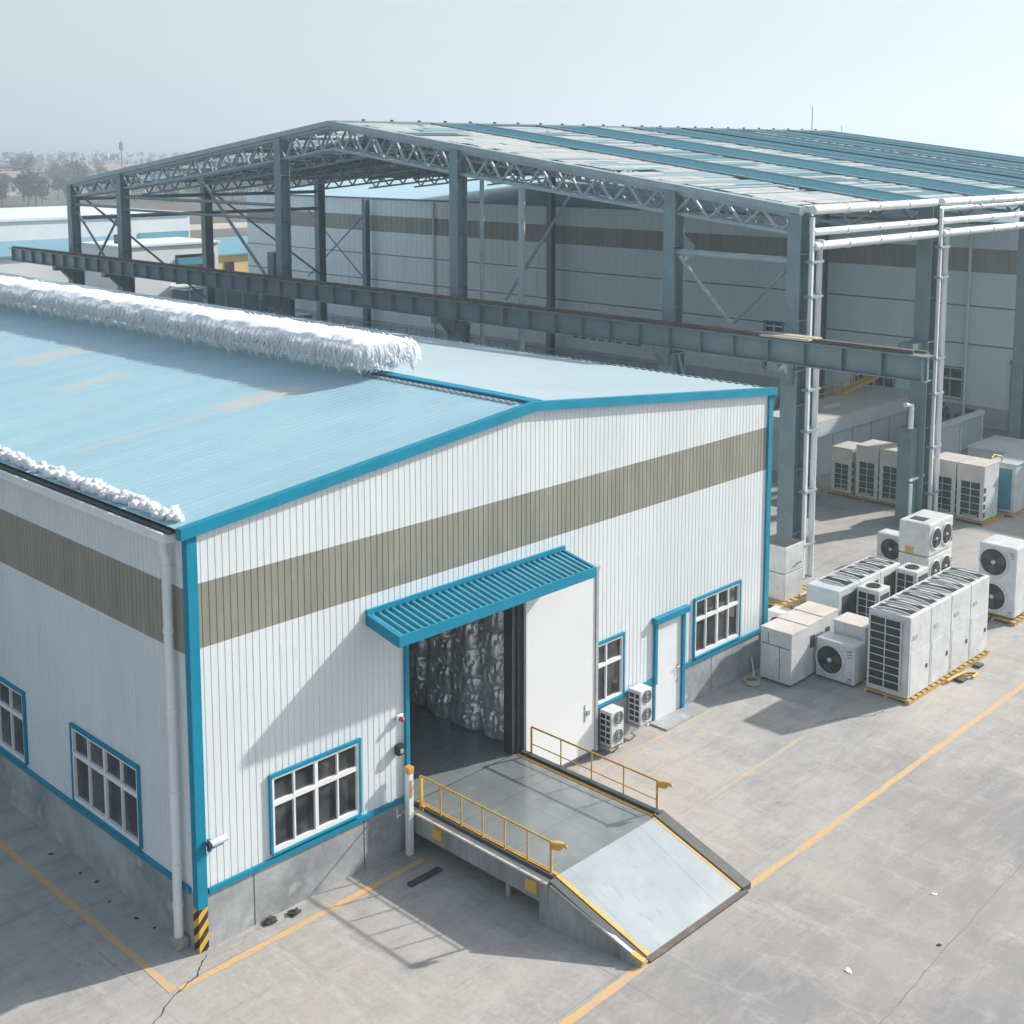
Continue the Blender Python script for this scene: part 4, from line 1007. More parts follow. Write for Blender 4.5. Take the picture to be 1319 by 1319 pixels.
for x in (36.1, 40.2, 42.2):
    m = MB(); m.box((x-.06, 6.45, 0), (x+.06, 6.58, 1.36)); m.build('post', M['white_frame'], t)
m = MB(); m.box((40.3, 6.49, .12), (42.1, 6.53, 1.30)); m.build('infill', M['annex'], t)
m = MB(); m.box((36.2, 6.49, .05), (40.1, 6.56, 1.34)); m.build('white_panel', M['door_white'], t)
t = thing('scrap_heap', (44.6, 9.6, 0), 'dark heap of scrap and tyres at the foot of the grey hall wall', 'scrap')
m = MB(); rnd = random.Random(5)
for k in range(26):
    c = Vector((44.2+rnd.random()*1.3, 8.2+rnd.random()*2.6, .1+rnd.random()*.75)); d_ = Vector((rnd.uniform(-1, 1), rnd.uniform(-1, 1), rnd.uniform(-.4, .4))).normalized()*rnd.uniform(.2, .5); m.bar(c-d_, c+d_, rnd.uniform(.06, .22))
m.build('scrap_bars', M['dark'], t)
m = MB(); m.box((44.1, 8.0, .05), (44.6, 8.5, .6), .1); m.build('yellow_drum', M['yellow'], t)

# ------------------------------------------------------------------ rear hall
RH = thing('rear_hall', (46, 30, 0), 'long grey metal hall with dark band standing behind the open steel shed', 'hall')
HY0, HY1 = -14., 66.2
m1, m2 = ribbed(Th, HY0, HY1, .92, lambda u: 9.25, [(9.15, 11.6, 1.12, 2.55), (12.55, 14.65, 1.1, 2.4), (18.75, 19.85, 1.35, 2.15), (18.75, 19.85, 3.2, 3.75), (4.3, 6.8, .0, 3.05)]+[(26.5+1.35*i, 27.7+1.35*i, 1.5, 2.5) for i in range(5)], .5, .05, .02, (7.02, 8.09))
m1.build('front_wall', M['hall'], RH, recalc=False); m2.build('dark_band', M['hall_band'], RH, recalc=False)
m = MB(); m.box((46.1, HY0, 0), (76, HY0+.1, 9.2)); m.box((46.1, HY1-.1, 0), (76, HY1, 9.2)); m.box((75.9, HY0+.1, 0), (76, HY1-.1, 9.2)); m.build('side_wall', M['hall'], RH)
m = MB(); m.prism([(45.9, HY0-.1, 9.22), (61, HY0-.1, 10.5), (76.1, HY0-.1, 9.22), (61, HY0-.1, 10.42)], (0, HY1-HY0+.2, 0)); m.build('roof', M['hall_roof'], RH)
m = MB(Th); m.box((HY0, -.1, 0), (4.3, .03, .92)); m.box((6.8, -.1, 0), (HY1, .03, .92)); m.build('plinth', M['annex'], RH)
m = MB(Th)
for z in (5.47, 3.72): m.box((HY0, .0, z-.03), (HY1, .035, z+.03))
m.box((HY0, 0, 9.18), (HY1, .09, 9.3)); m.build('joint_flashing', M['steel'], RH)
for u in range(-12, 66, 6): m = MB(Th); m.box((u-.02, .0, .95), (u+.02, .026, 5.43)); m.build('panel_joint', M['hall'], RH)
for h in ((9.15, 11.6, 1.12, 2.55, 4), (12.55, 14.65, 1.1, 2.4, 4), (18.75, 19.85, 1.35, 2.15, 2), (18.75, 19.85, 3.2, 3.75, 2)): window(Th, h[0], h[1], h[2], h[3], h[4], RH)
for i in range(5): window(Th, 26.5+1.35*i, 27.7+1.35*i, 1.5, 2.5, 2, RH, trim=False)
m = MB(Th); m.box((4.35, -.03, .0), (6.75, .02, 3.0)); m.build('door', M['cab_teal'], RH)
m = MB(Th); m.box((4.2, -.02, 3.01), (6.95, .12, 3.2)); m.box((6.76, -.02, 0), (6.9, .1, 3.0)); m.build('door_frame', M['steel'], RH)
for q in ([(9.0, .12, 9.1), (9.0, .12, .5), (9.0, .25, .3)], [(45., .12, 9.1), (45., .12, .4)]): m = MB(Th); m.tube(q, .07, 8); m.build('downpipe', M['white_pipe'], RH)

# ------------------------------------------------------------------ steel shed
SS = thing('steel_shed', (40, 24.7, 0), 'tall open blue-grey steel shed with truss gable and stripped roof', 'steel shed')
SX0, SX1, SYa, SYb, SRY, SE, SR = 21.87, 59., 3.1, 46.2, 24.4, 10.72, 13.46
def srz(y): return SE+(SR-SE)*((y-SYa)/(SRY-SYa) if y < SRY else (SYb-y)/(SYb-SRY))
def hcol(x, y, ztop, low=True, m='steel', w=.42, d_=.5):
    """H section column: web along X, flanges facing +-X; thicker stem below the crane bracket"""
    c = MB()
    def H(z0, z1, ww, dd):
        c.box((x-dd/2, y-ww/2, z0), (x-dd/2+.03, y+ww/2, z1)); c.box((x+dd/2-.03, y-ww/2, z0), (x+dd/2, y+ww/2, z1)); c.box((x-dd/2+.03, y-.02, z0), (x+dd/2-.03, y+.02, z1))
        z = z0+1.4
        while z < z1-.5: c.box((x-dd/2+.03, y-ww/2+.01, z), (x+dd/2-.03, y+ww/2-.01, z+.025)); z += 1.9
    if low: H(.0, 6.2, w+.1, d_+.16); c.box((x-d_/2-.12, y-w/2-.06, 6.2), (x+d_/2+.12, y+w/2+.06, 6.24)); H(6.24, ztop, w, d_)
    else: H(0, ztop, w, d_)
    c.box((x-d_/2-.2, y-w/2-.2, 0), (x+d_/2+.2, y+w/2+.2, .05))
    return c.build('column', M[m], SS)
gY = [3.1, 7.52, 17.2, 27.9, 41.1, 46.2]
for yy in gY: hcol(SX0, yy, srz(yy)-.03)
for x in (29.8, 37.7):
    hcol(x, SYa, SE-.03, x == 29.8, 'girder' if x == 29.8 else 'steel', .52 if x == 29.8 else .42); hcol(x, SYb, SE-.03, False)
hcol(29.8, 7.4, 9.9, False, w=.34, d_=.36)
for yy in (16.2, 34.2, 51.2): hcol(45.35, yy, srz(min(yy, 46))-.6 if yy < 50 else 9.2, False, w=.36, d_=.4)
hcol(45.4, SYa, SE-.03, False)
m = MB(); m.tube([(SX0, 14.03, 0), (SX0, 14.03, 11.2)], .12, 10); m.build('wind_post', M['steel_light'], SS)
m = MB(); m.tube([(SX0+.6, 16.6, 0), (SX0+.6, 16.6, 11.6)], .08, 8); m.build('wind_post', M['steel_light'], SS)
# roof trusses
def truss(x, m, depth=.82, w=.14):
    t = MB(); n = 17
    for ya, yb in ((SYa, SRY), (SRY, SYb)):
        za, zb = srz(ya), srz(yb)
        da, db = (.5, depth) if ya == SYa else (depth, .5)
        P = lambda q: Vector((x, ya+(yb-ya)*q, za+(zb-za)*q-.07)); Q = lambda q: Vector((x, ya+(yb-ya)*q, za+(zb-za)*q-.1-(da+(db-da)*(q if False else (1-(1-q)**2 if da < db else q**2)))))
        t.bar(P(0), P(1), w+.05, .13); 
        for i in range(8): t.bar(Q(i/8), Q((i+1)/8), w, .1)
        for i in range(n):
            a, b_ = P(i/n), Q((i+.5)/n); c = P((i+1)/n)
            t.bar(a, b_, .07, .07); t.bar(b_, c, .07, .07)
    return t.build('roof_truss', M[m], SS)
truss(SX0, 'steel_light'); truss(SX0+.7, 'steel')
for x in (25.9, 29.8, 33.7, 37.7, 41.6, 45.35, 52., 58.8): truss(x, 'steel')
# purlins and sheeting
NP = 15
for s in (0, 1):
    for i in range(NP+1):
        q = i/NP; yy = (SYa+.02+(SRY-SYa-.15)*q) if s == 0 else (SYb-.02-(SYb-SRY-.15)*q)
        m = MB(); m.box((SX0-.15, yy-.045, srz(yy)+.0), (SX1+.1, yy+.045, srz(yy)+.13)); m.build('purlin', M['steel_light'] if i % 3 else M['steel'], SS)
rnd = random.Random(21)
def sheet_(x0, x1, ya, yb, m, dz=.135, th=.03, name='roof_sheet'):
    p = MB(); ya_, yb_ = ya, yb; x = x0; pr = []
    if m == 'sheet_blue':
        vs = []; fs = []
        x = x0
        while x < x1-.01:
            for dx, d2 in ((0, 0), (.03, .03), (.08, .03), (.11, 0)):
                if x+dx <= x1: pr.append((x+dx, d2))
            x += .32
        pr.append((x1, 0))
        for (xx, d2) in pr: vs += [(xx, ya, srz(ya)+dz+d2), (xx, yb, srz(yb)+dz+d2)]
        for i in range(len(pr)-1): fs.append((2*i, 2*i+1, 2*i+3, 2*i+2))
        p._add(vs, fs)
    else:
        p.prism([(x0, ya, srz(ya)+dz), (x1, ya, srz(ya)+dz), (x1, yb, srz(yb)+dz), (x0, yb, srz(yb)+dz)], (0, 0, th*.6))
    return p
BLUE = [(26.9, 29.6), (33.4, 37.0), (40.2, 44.4), (44.4, 48.6), (50.0, 54.5), (54.5, SX1+.1)]
CUT = {44.4: 6.1, 50.0: 8.3, 54.5: 10.3}      # eave opening added out of view so sun reaches annex and hall
for (x0, x1) in BLUE:
    for ya, yb in ((CUT.get(x0, SYa-.12), SRY), (SYb+.12, SRY)):
        sheet_(x0, x1, ya, yb, 'sheet_blue').build('roof_sheet', M['sheet_blue'], SS, recalc=False)
        for xx in ((x0, x1) if x1-x0 < 4 else (x0, (x0+x1)/2, x1)): p = MB(); p.bar((xx, ya, srz(ya)+.19), (xx, yb, srz(yb)+.19), .09, .05); p.build('sheet_capping', M['steel_light'], SS)
GAPS = [(SX0+.12, 26.9), (29.6, 33.4), (37.0, 40.2), (48.6, 50.0)]
for gi, (x0, x1) in enumerate(GAPS):
    for s in (0, 1):
        p = MB(); bl = MB(); rows_ = 42
        for mb_ in (p, bl):
            for xx in (x0+.06, x1-.06): ya, yb = (SYa, SRY) if s == 0 else (SYb, SRY); mb_.bar((xx, ya, srz(ya)+.142), (xx, yb, srz(yb)+.142), .06, .02)
        for r_ in range(rows_):
            q0 = r_/rows_; q1 = (r_+(rnd.uniform(.6, .9) if gi == 0 else rnd.uniform(.35, .75)))/rows_
            ya, yb = ((SYa+(SRY-SYa)*q0, SYa+(SRY-SYa)*q1) if s == 0 else (SYb-(SYb-SRY)*q0, SYb-(SYb-SRY)*q1))
            x = x0+rnd.uniform(0, .8)
            while x < x1-.2:
                e = min(x1, x+rnd.uniform(1.2, 5))
                k_ = rnd.random(); tgt = bl if k_ < (.18 if gi == 0 else .36) else p if k_ < (.9 if s == 0 else .7) else None
                if tgt is not None: q = sheet_(x, e, ya, yb, 'trans', dz=.135); o_ = len(tgt.v); tgt.v += q.v; tgt.f += [tuple(i+o_ for i in f) for f in q.f]; tgt.sm += q.sm
                x = e+rnd.choice((.04, .05, .06, .3))
        if gi:
            ya, yb = (SYa, SRY) if s == 0 else (SYb, SRY); sheet_(x0, x1, ya, yb, 'trans', dz=.131, th=.005).build('roof_sheet', M['trans_teal'], SS)
        p.build('translucent_sheet', M['trans'], SS); bl.build('patched_sheet', M['sheet_pale'], SS)
for ya, yb in ((SYa-.15, SRY), (SYb+.15, SRY)): p = MB(); p.bar((SX0-.06, ya, srz(ya)+.09), (SX0-.06, yb, srz(yb)+.09), .34, .2); p.build('verge_channel', M['steel_light'], SS)
p = MB(); p.box((SX0-.1, SRY-.3, SR+.12), (SX1+.1, SRY+.3, SR+.19)); p.build('ridge_capping', M['steel'], SS)
p = MB(); p.tube([(57.5, SRY, SR+.19), (57.5, SRY, SR+1.6)], .03, 6); p.tube([(60-1.5, 23.0, SR+.1), (58.5, 23.0, SR+.5)], .02, 5); p.build('lightning_rod', M['galv'], SS)
p = MB()
for i in range(24):
    xx = SX0+1.5+i*1.5; p = MB(); p.box((xx, SRY-.05, SR+.19), (xx+.1, SRY+.05, SR+.27)); p.build('ridge_bolt', M['dark'], SS)
# eave tubes along the near side
def tubex(x0, x1, y_, z, r, m='white_pipe', n='eave_tube', ze=None):
    q = MB(); q.tube([(x0, y_, z), (x1, y_, z if ze is None else ze)], r, 12)
    for k in range(1, 4): xx = x0+(x1-x0)*k/4; q.tube([(xx-.05, y_, z), (xx+.05, y_, z)], r*1.15, 12)
    return q.build(n, M[m], SS)
for xa, xb in ((22.1, 29.55), (30.05, 37.45), (37.95, 45.2)):
    tubex(xa, xb, SYa-.30, 10.80, .13); tubex(xa, xb, SYa-.32, 10.18, .11); tubex(xa, xb, SYa-.36, 9.78, .13)
for xa, xb in ((SX0+.3, 29.55), (30.05, 37.45)):
    tubex(xa, xb, SYb, 10.0, .10, 'steel'); tubex(xa, xb, SYb, 9.0, .10, 'steel')
tubex(30.1, 37.5, SYa+.1, 10.55, .10); 
for xa in (SX0, 29.8, 37.7):
    q = MB(); q.tube([(xa+.56, SYa-.36, 9.95), (xa+.56, SYa-.36, 9.7), (xa+.56, SYa-.36, 9.69), (xa+.56, SYa-.36, .02)], [.13, .13, .088, .088], 12)
    q.build('rain_pipe', M['white_pipe'], SS)
    q = MB(); q.box((xa+.08, SYa-.42, .05), (xa+.17, SYa-.32, 10.6)); q.build('cable_duct', M['white_pipe'], SS)
    for z in (1.0, 2.6, 4.4, 5.6, 8.3, 9.3): q = MB(); q.box((xa+.02, SYa-.46, z), (xa+.66, SYa-.22, z+.07)); q.build('pipe_clamp', M['steel_light'], SS)
# gable bracing and ties
def brace(a, b_, r=.06, m='steel_light'): q = MB(); q.tube([a, b_], r, 8); q.build('brace', M[m], SS)
brace((SX0, 7.3, 9.25), (SX0, 5.35, 7.35)); brace((SX0, 3.35, 9.2), (SX0, 5.25, 7.35), .05, 'steel')
brace((SX0, 3.2, 9.35), (SX0, 7.5, 9.38), .10)
brace((SX0, 7.3, 6.2), (SX0, 5.3, .6), .05, 'steel'); brace((SX0, 3.4, 6.2), (SX0, 5.3, .6), .05, 'steel')
brace((SX0+.1, 46.0, 9.3), (SX0+.1, 43.4, 7.2), .06, 'steel'); brace((SX0+.1, 41.3, 9.7), (SX0+.1, 44.4, 6.7), .06, 'steel')
brace((SX0, 41.2, 9.7), (SX0, 46.1, 9.7), .07, 'steel'); brace((SX0, 40.9, 10.2), (SX0, 28.1, 10.2), .07, 'steel'); brace((SX0, 40.9, 9.6), (SX0, 28.1, 9.6), .06, 'steel')
brace((29.8, 18.9, 10.6), (29.8, 22.6, 6.0), .07); brace((30.0, 46.0, 10.2), (37.5, 46.0, 5.0), .06, 'steel'); brace((22.2, 46.1, 10.2), (29.5, 46.1, 4.2), .06, 'steel')
brace((45.2, 51, 8.3), (45.2, 57.5, 3.6), .05, 'steel'); brace((45.2, 51, 3.6), (45.2, 57.5, 8.3), .05, 'steel')
brace((SX0, 28.1, 6.2), (SX0, 34.3, 11.4), .07, 'steel')
q = MB(); q.box((SX0-.2, 41.1+.25, 7.9), (SX0+.3, 41.8, 8.35), .02); q.build('junction_box', M['girder'], SS)
q = MB(); q.box((SX0-.25, 28.3, 7.2), (SX0+.2, 28.75, 8.2), .02); q.build('junction_box', M['girder'], SS)
q = MB(); q.prism([(SX0+.25, 7.3, 9.0), (SX0+.85, 7.3, 9.5), (SX0+.25, 7.3, 9.9)], (0, .3, 0)); q.build('corbel', M['steel'], SS)
# second column foot: control casing and conduit
q = MB(); q.box((29.0, 3.0, 0), (29.42, 3.5, 3.35), .02); q.build('leg_casing', M['girder'], SS)
q = MB(); q.prism([(29.43, 2.95, 5.0), (29.43, 2.95, 6.2), (28.75, 2.95, 6.2), (28.75, 2.95, 5.75)], (0, .55, 0)); q.build('corbel', M['girder'], SS)
q = MB(); q.tube([(28.96, 2.95, .1), (28.96, 2.95, 1.5)], .06, 8); q.tube([(29.0, 3.05, 3.36), (29.0, 3.05, 4.15), (28.7, 3.12, 4.2)], .09, 8); q.box((28.9, 2.93, 1.6), (29.9, 3.0, 1.68)); q.build('conduit', M['white_pipe'], SS)
q = MB(); q.box((28.92, 3.02, 2.95), (29.0, 3.3, 3.25), .02); q.build('lamp_box', M['girder'], SS)
q = MB(); q.box((SX0-.75, SYa-.1, 0), (SX0-.2, SYa+.4, .6), .02); q.build('column_foot_guard', M['cab'], SS)

# ------------------------------------------------------------------ crane runway girder
CR = thing('crane_girder', (20.8, 25, 6.5), 'long dark green-grey crane runway girder with rusty top along the shed gable', 'crane girder')
gx, gz0, gz1, ga, gb = 20.85, 6.56, 7.24, -1.45, 51.4
m = MB(); m.box((gx-.03, ga, gz0+.03), (gx+.03, gb, gz1-.03)); m.box((gx-.2, ga-.03, gz0), (gx+.2, gb, gz0+.03)); m.box((gx-.22, ga-.06, gz1-.03), (gx+.22, gb, gz1))
yy = ga+.05
while yy < gb: m.box((gx-.19, yy, gz0+.03), (gx+.19, yy+.025, gz1-.03)); yy += 1.165
m.build('girder', M['girder'], CR)
m = MB(); m.box((gx-.05, ga+.4, gz1+.001), (gx+.03, gb-.2, gz1+.10)); m.box((gx+.20, ga+.2, gz1-.06), (gx+.50, gb-.3, gz1+.02)); m.build('rail', M['rust'], CR)
m = MB()
for k in range(60):
    y_ = ga+1.+k*.87; m.box((gx-.16, y_, gz1+.001), (gx-.06, y_+.3, gz1+.035))
m.box((gx+.28, ga+.2, gz1+.021), (gx+.40, gb-.6, gz1+.06)); m.build('rail_clip', M['rust'], CR)
m = MB(); m.box((gx-.25, 1.9, gz1+.036), (gx+.45, 3.5, gz1+.10), .02); m.build('loose_plank', M['wire'], CR)
for y_ in gY: m = MB(); m.prism([(gx-.2, y_-.16, gz0-.005), (SX0-.33, y_-.16, gz0-.005), (SX0-.33, y_-.16, gz0-.75), (gx+.15, y_-.16, gz0-.22), (gx-.2, y_-.16, gz0-.22)], (0, .32, 0)); m.build('bracket', M['girder'], CR)

# ------------------------------------------------------------------ background on the left
t = thing('long_white_building', (30, 90, 0), 'long white factory building with blue lean-to roof at the far left', 'building')
m = MB(); m.box((-10, 85, 0), (52.6, 105, 6.75)); m.build('wall', M['far_white'], t)
m = MB(); m.box((-10.2, 84.8, 6.751), (52.8, 105.2, 6.95)); m.build('roof', M['far_white'], t)
m = MB(); m.prism([(-10, 84.99, 5.05), (46, 84.99, 5.05), (46, 80.3, 4.25), (-10, 80.3, 4.25)], (0, 0, .12)); m.build('lean_to_roof', M['far_blue'], t)
m = MB(); m.box((-10, 80.6, 0), (46, 80.8, 4.24)); m.box((45.8, 80.8, 0), (46, 84.9, 4.24)); m.build('lean_to_wall', M['far_white'], t)
m = MB(); m.box((47.5, 84.9, 4.3), (52.4, 84.99, 5.3)); m.build('blue_panel', M['far_blue'], t)
t = thing('white_workshop', (46, 72, 0), 'white workshop with dark loading bay between the left shed columns', 'building')
m = MB(); m.box((38.6, 72, 0), (43.2, 78, 5.15)); m.box((43.2, 72.02, 4.35), (47.1, 78, 5.13)); m.box((46.8, 72.02, 0), (47.1, 78, 4.35)); m.build('wall', M['far_white'], t)
m = MB(); m.box((43.2, 75, 0), (46.8, 75.2, 4.3)); m.build('bay_back', M['interior'], t)
m = MB(); m.box((38.4, 71.8, 5.151), (47.3, 78.2, 5.3)); m.build('roof', M['far_white'], t)
m = MB(); m.box((43.3, 71.7, 3.55), (45.6, 72.0, 4.1)); m.build('bay_sign', M['cab_teal'], t)
t = thing('yellow_drum', (45, 73, 0), 'yellow machine drum standing in the white workshop bay', 'drum')
m = MB(); m.tube([(45.6, 73.4, 2.2), (45.6, 73.4, 3.4)], .6, 14); m.build('shell', M['yellow'], t)
m = MB(); m.box((45.0, 72.9, 0), (46.2, 73.9, 2.19)); m.build('stand', M['dark'], t)
t = thing('yellow_building', (54, 78, 0), 'low yellow building with light blue roof left of the grey hall', 'building')
m = MB(); m.box((47.4, 76.2, 0), (58, 84, 3.7)); m.build('wall', M['far_yellow'], t)
m = MB(); m.prism([(47.2, 75.8, 3.7), (58.2, 75.8, 3.7), (58.2, 80.5, 4.75), (47.2, 80.5, 4.75)], (0, 0, .12)); m.prism([(47.2, 80.5, 4.75), (58.2, 80.5, 4.75), (58.2, 84.5, 3.7), (47.2, 84.5, 3.7)], (0, 0, .12)); m.build('roof', M['far_blue'], t)
m = MB(); m.box((50.4, 76.12, 1.2), (51.3, 76.19, 3.1)); m.build('window', M['glass'], t)
t = thing('boundary_wall', (42, 62, 0), 'dark panelled boundary fence meeting the grey hall', 'fence')
m = MB(); m.box((35.5, 60, 0), (45.6, 60.08, 3.0)); m.build('panel', M['girder'], t)
m = MB()
for k in range(8): m.box((35.5+k*1.42, 59.9, 0), (35.6+k*1.42, 59.99, 3.1))
m.box((35.5, 59.9, 3.11), (45.6, 60.1, 3.2)); m.build('post', M['steel_light'], t)
def van(x, y_, rz):
    t = thing('parked_van', (x, y_, 0), 'white van parked beyond the crane girder by the white workshop', 'van')
    m = MB(); m.prism([(x-.9, y_-2.3, .35), (x-.9, y_-2.3, 1.1), (x-.9, y_-1.6, 1.25), (x-.9, y_-1.0, 1.95), (x-.9, y_+2.3, 2.0), (x-.9, y_+2.3, .35)], (1.8, 0, 0)); m.build('body', M['far_white'], t)
    m = MB(); m.box((x-.92, y_-.9, 1.25), (x-.901, y_+2.0, 1.75)); m.box((x+.901, y_-.9, 1.25), (x+.92, y_+2.0, 1.75)); m.build('side_window', M['glass'], t)
    m = MB(); m.prism([(x-.8, y_-1.6, 1.275), (x+.8, y_-1.6, 1.275), (x+.8, y_-1.06, 1.91), (x-.8, y_-1.06, 1.91)], (0, -.02, .02)); m.build('windscreen', M['glass'], t)
    for sx in (-.92, .80):
        for sy in (-1.5, 1.5): m = MB(); m.tube([(x+sx, y_+sy, .33), (x+sx+.12, y_+sy, .33)], .33, 14); m.build('wheel', M['dark'], t)
van(43.6, 70.2, 0)
# clutter between warehouse and hall: low walls, bollards
for (x0, x1, y0, y1, h, mt, nm, lb, ct) in ((36, 40, 34, 38, 1.1, 'far_white', 'water_tank', 'low white tank under the crane girder, right of the frost fringe end', 'tank'),
      (38, 42, 28.5, 31, 1.0, 'far_white', 'water_tank', 'low white tank under the crane girder, nearer the second gable column', 'tank'),
      (36, 41, 52, 54.5, 1.6, 'girder', 'waste_skip', 'dark open skip under the crane girder at the left', 'skip')):
    t = thing(nm, ((x0+x1)/2, (y0+y1)/2, 0), lb, ct)
    m = MB(); m.prism([(x0, y0, .15), (x1, y0, .15), (x1+.25, y0-.1, h), (x0-.25, y0-.1, h)], (0, y1-y0, 0)); m.build('body', M[mt], t)
    m = MB(); m.box((x0-.3, y0-.15, h+.001), (x1+.3, y1-.05, h+.1), .02); m.build('rim', M['galv'], t)
    m = MB(); m.box((x0+.2, y0+.1, 0), (x1-.2, y1-.1, .15)); m.build('skid', M['dark'], t)
def guard_fence():
    t = thing('guard_fence', (40, 45, 0), 'low grey pipe fence seen under the crane girder in front of the hall', 'fence')
    m = MB()
    for k in range(26): m.tube([(43.5, 24+k*1.5, 0), (43.5, 24+k*1.5, 1.25)], .05, 6)
    m.build('post', M['steel_light'], t)
    m = MB(); m.tube([(43.5, 24, 1.2), (43.5, 61.5, 1.2)], .045, 6); m.tube([(43.5, 24, .65), (43.5, 61.5, .65)], .04, 6); m.build('rail', M['steel_light'], t)
guard_fence()
# chimney pair and mast
t = thing('chimney', (379, 700, 0), 'pair of pale chimneys on the hazy horizon behind the left truss', 'chimney')
for x_, z_ in ((376.5, 10.5), (382, 10)): m = MB(); m.tube([(x_, 700, 0), (x_, 700, z_)], [1.6, 1.3], 12); m.build('stack', M['far_white'], t)
m = MB(); m.box((372, 695, 0), (387, 706, 4)); m.build('base', M['house'], t)
t = thing('radio_mast', (155, 282, 0), 'thin grey radio mast rising above the left end of the truss', 'mast')
m = MB(); m.tube([(155, 282, 0), (155, 282, 14.9)], [.25, .10], 6)
m.build('pole', M['steel'], t)
m = MB(); m.box((154.6, 281.6, 12.4), (155.4, 282.4, 14.3), .1); m.build('antenna', M['steel'], t)
# far field bands
m = MB(); m.quad((-200, 175, -.03), (330, 175, -.03), (330, 258, -.03), (-200, 258, -.03)); tag(m.build('field', M['bare_soil']), kind='structure')
m = MB(); m.quad((-200, 160, -.02), (330, 160, -.02), (330, 174, -.02), (-200, 174, -.02)); tag(m.build('dirt_track', M['pale_strip']), kind='structure')
# houses
hs = [(150, 330, 10, 8, 4.5), (178, 322, 14, 8, 4), (215, 360, 16, 9, 5), (170, 400, 20, 10, 6), (245, 340, 12, 8, 4), (230, 420, 26, 12, 5), (280, 390, 18, 9, 5), (205, 310, 11, 8, 4)]
for k, (x, y_, a, b_, h) in enumerate(hs):
    t = thing('distant_house', (x, y_, 0), 'small pale house with brown roof among the distant trees on the left', 'house', 'houses among the distant trees')
    m = MB(); m.box((x-a/2, y_-b_/2, 0), (x+a/2, y_+b_/2, h)); m.build('wall', M['house'], t)
    m = MB(); m.prism([(x-a/2-.4, y_-b_/2-.4, h), (x-a/2-.4, y_, h+2.2), (x-a/2-.4, y_+b_/2+.4, h)], (a+.8, 0, 0)); m.build('roof', M['house_roof'], t)
    m = MB()
    for i in range(3): m.box((x-a/2+a*(i+.35)/3, y_-b_/2-.05, 1.2), (x-a/2+a*(i+.65)/3, y_-b_/2-.001, 2.6))
    m.build('window', M['glass'], t)
t = thing('flat_warehouse', (179, 405, 0), 'distant flat-roofed pale shed with dark roof edge at the left frame edge', 'shed')
m = MB(); m.box((163, 398, 0), (184, 412, 7.0)); m.build('wall', M['far_white'], t)
m = MB(); m.box((160, 395, 7.01), (190, 415, 7.9)); m.build('roof', M['girder'], t)
# trees
def tree_proto(seed, h):
    rnd = random.Random(seed); t = thing('winter_tree', (0, 0, 0), 'hazy grey-green tree in the belt beyond the ploughed field', 'tree', 'trees in the far belt')
    m = MB(); m.tube([(0, 0, 0), (rnd.uniform(-.1, .1), 0, h*.4), (rnd.uniform(-.3, .3), rnd.uniform(-.2, .2), h*.9)], [.22, .15, .03], 6)
    tips = []
    for k in range(9):
        z = h*rnd.uniform(.25, .75); a = rnd.random()*6.28; r_ = h*rnd.uniform(.12, .24); e = (r_*math.cos(a), r_*math.sin(a), z+h*.16); m.tube([(0, 0, z), (e[0]*.5, e[1]*.5, z+h*.1), e], [.08, .05, .02], 4); tips.append(Vector(e))
    m.build('trunk', M['bark'], t)
    c = MB(); tips += [Vector((0, 0, h*.9)), Vector((.2, 0, h*.75))]
    for _ in range(900):
        b0 = rnd.choice(tips); p_ = b0+Vector((rnd.gauss(0, 1), rnd.gauss(0, 1), rnd.gauss(0, 1.1)))*h*.075
        n = Vector((rnd.uniform(-1, 1), rnd.uniform(-1, 1), rnd.uniform(-1, 1))).normalized(); a = n.orthogonal().normalized(); b_ = n.cross(a); s = rnd.uniform(.14, .34)
        c.quad(p_+a*s, p_+b_*s, p_-a*s, p_-b_*s)
    c.build('crown', M['leaf'], t, recalc=False); return t
protos = [tree_proto(i, h) for i, h in enumerate((7.5, 8.5, 6.5, 9.0))]
rnd = random.Random(9); first = set()
for k in range(200):
    # belt runs along a line behind the field
    if k < 160: s = rnd.random()**1.4; x = 98+s*190; y_ = 268+rnd.uniform(-6, 55)+(-30*s)
    else: x = rnd.uniform(110, 300); y_ = rnd.uniform(330, 430)
    i = k % 4
    if i not in first: first.add(i); o = protos[i]; o.location = (x, y_, 0)
    else: o = dup(protos[i], (x, y_, 0))
    o.rotation_euler = (0, 0, rnd.random()*6.28); s = rnd.uniform(.7, 1.1); o.scale = (s, s, s*rnd.uniform(.85, 1.1))
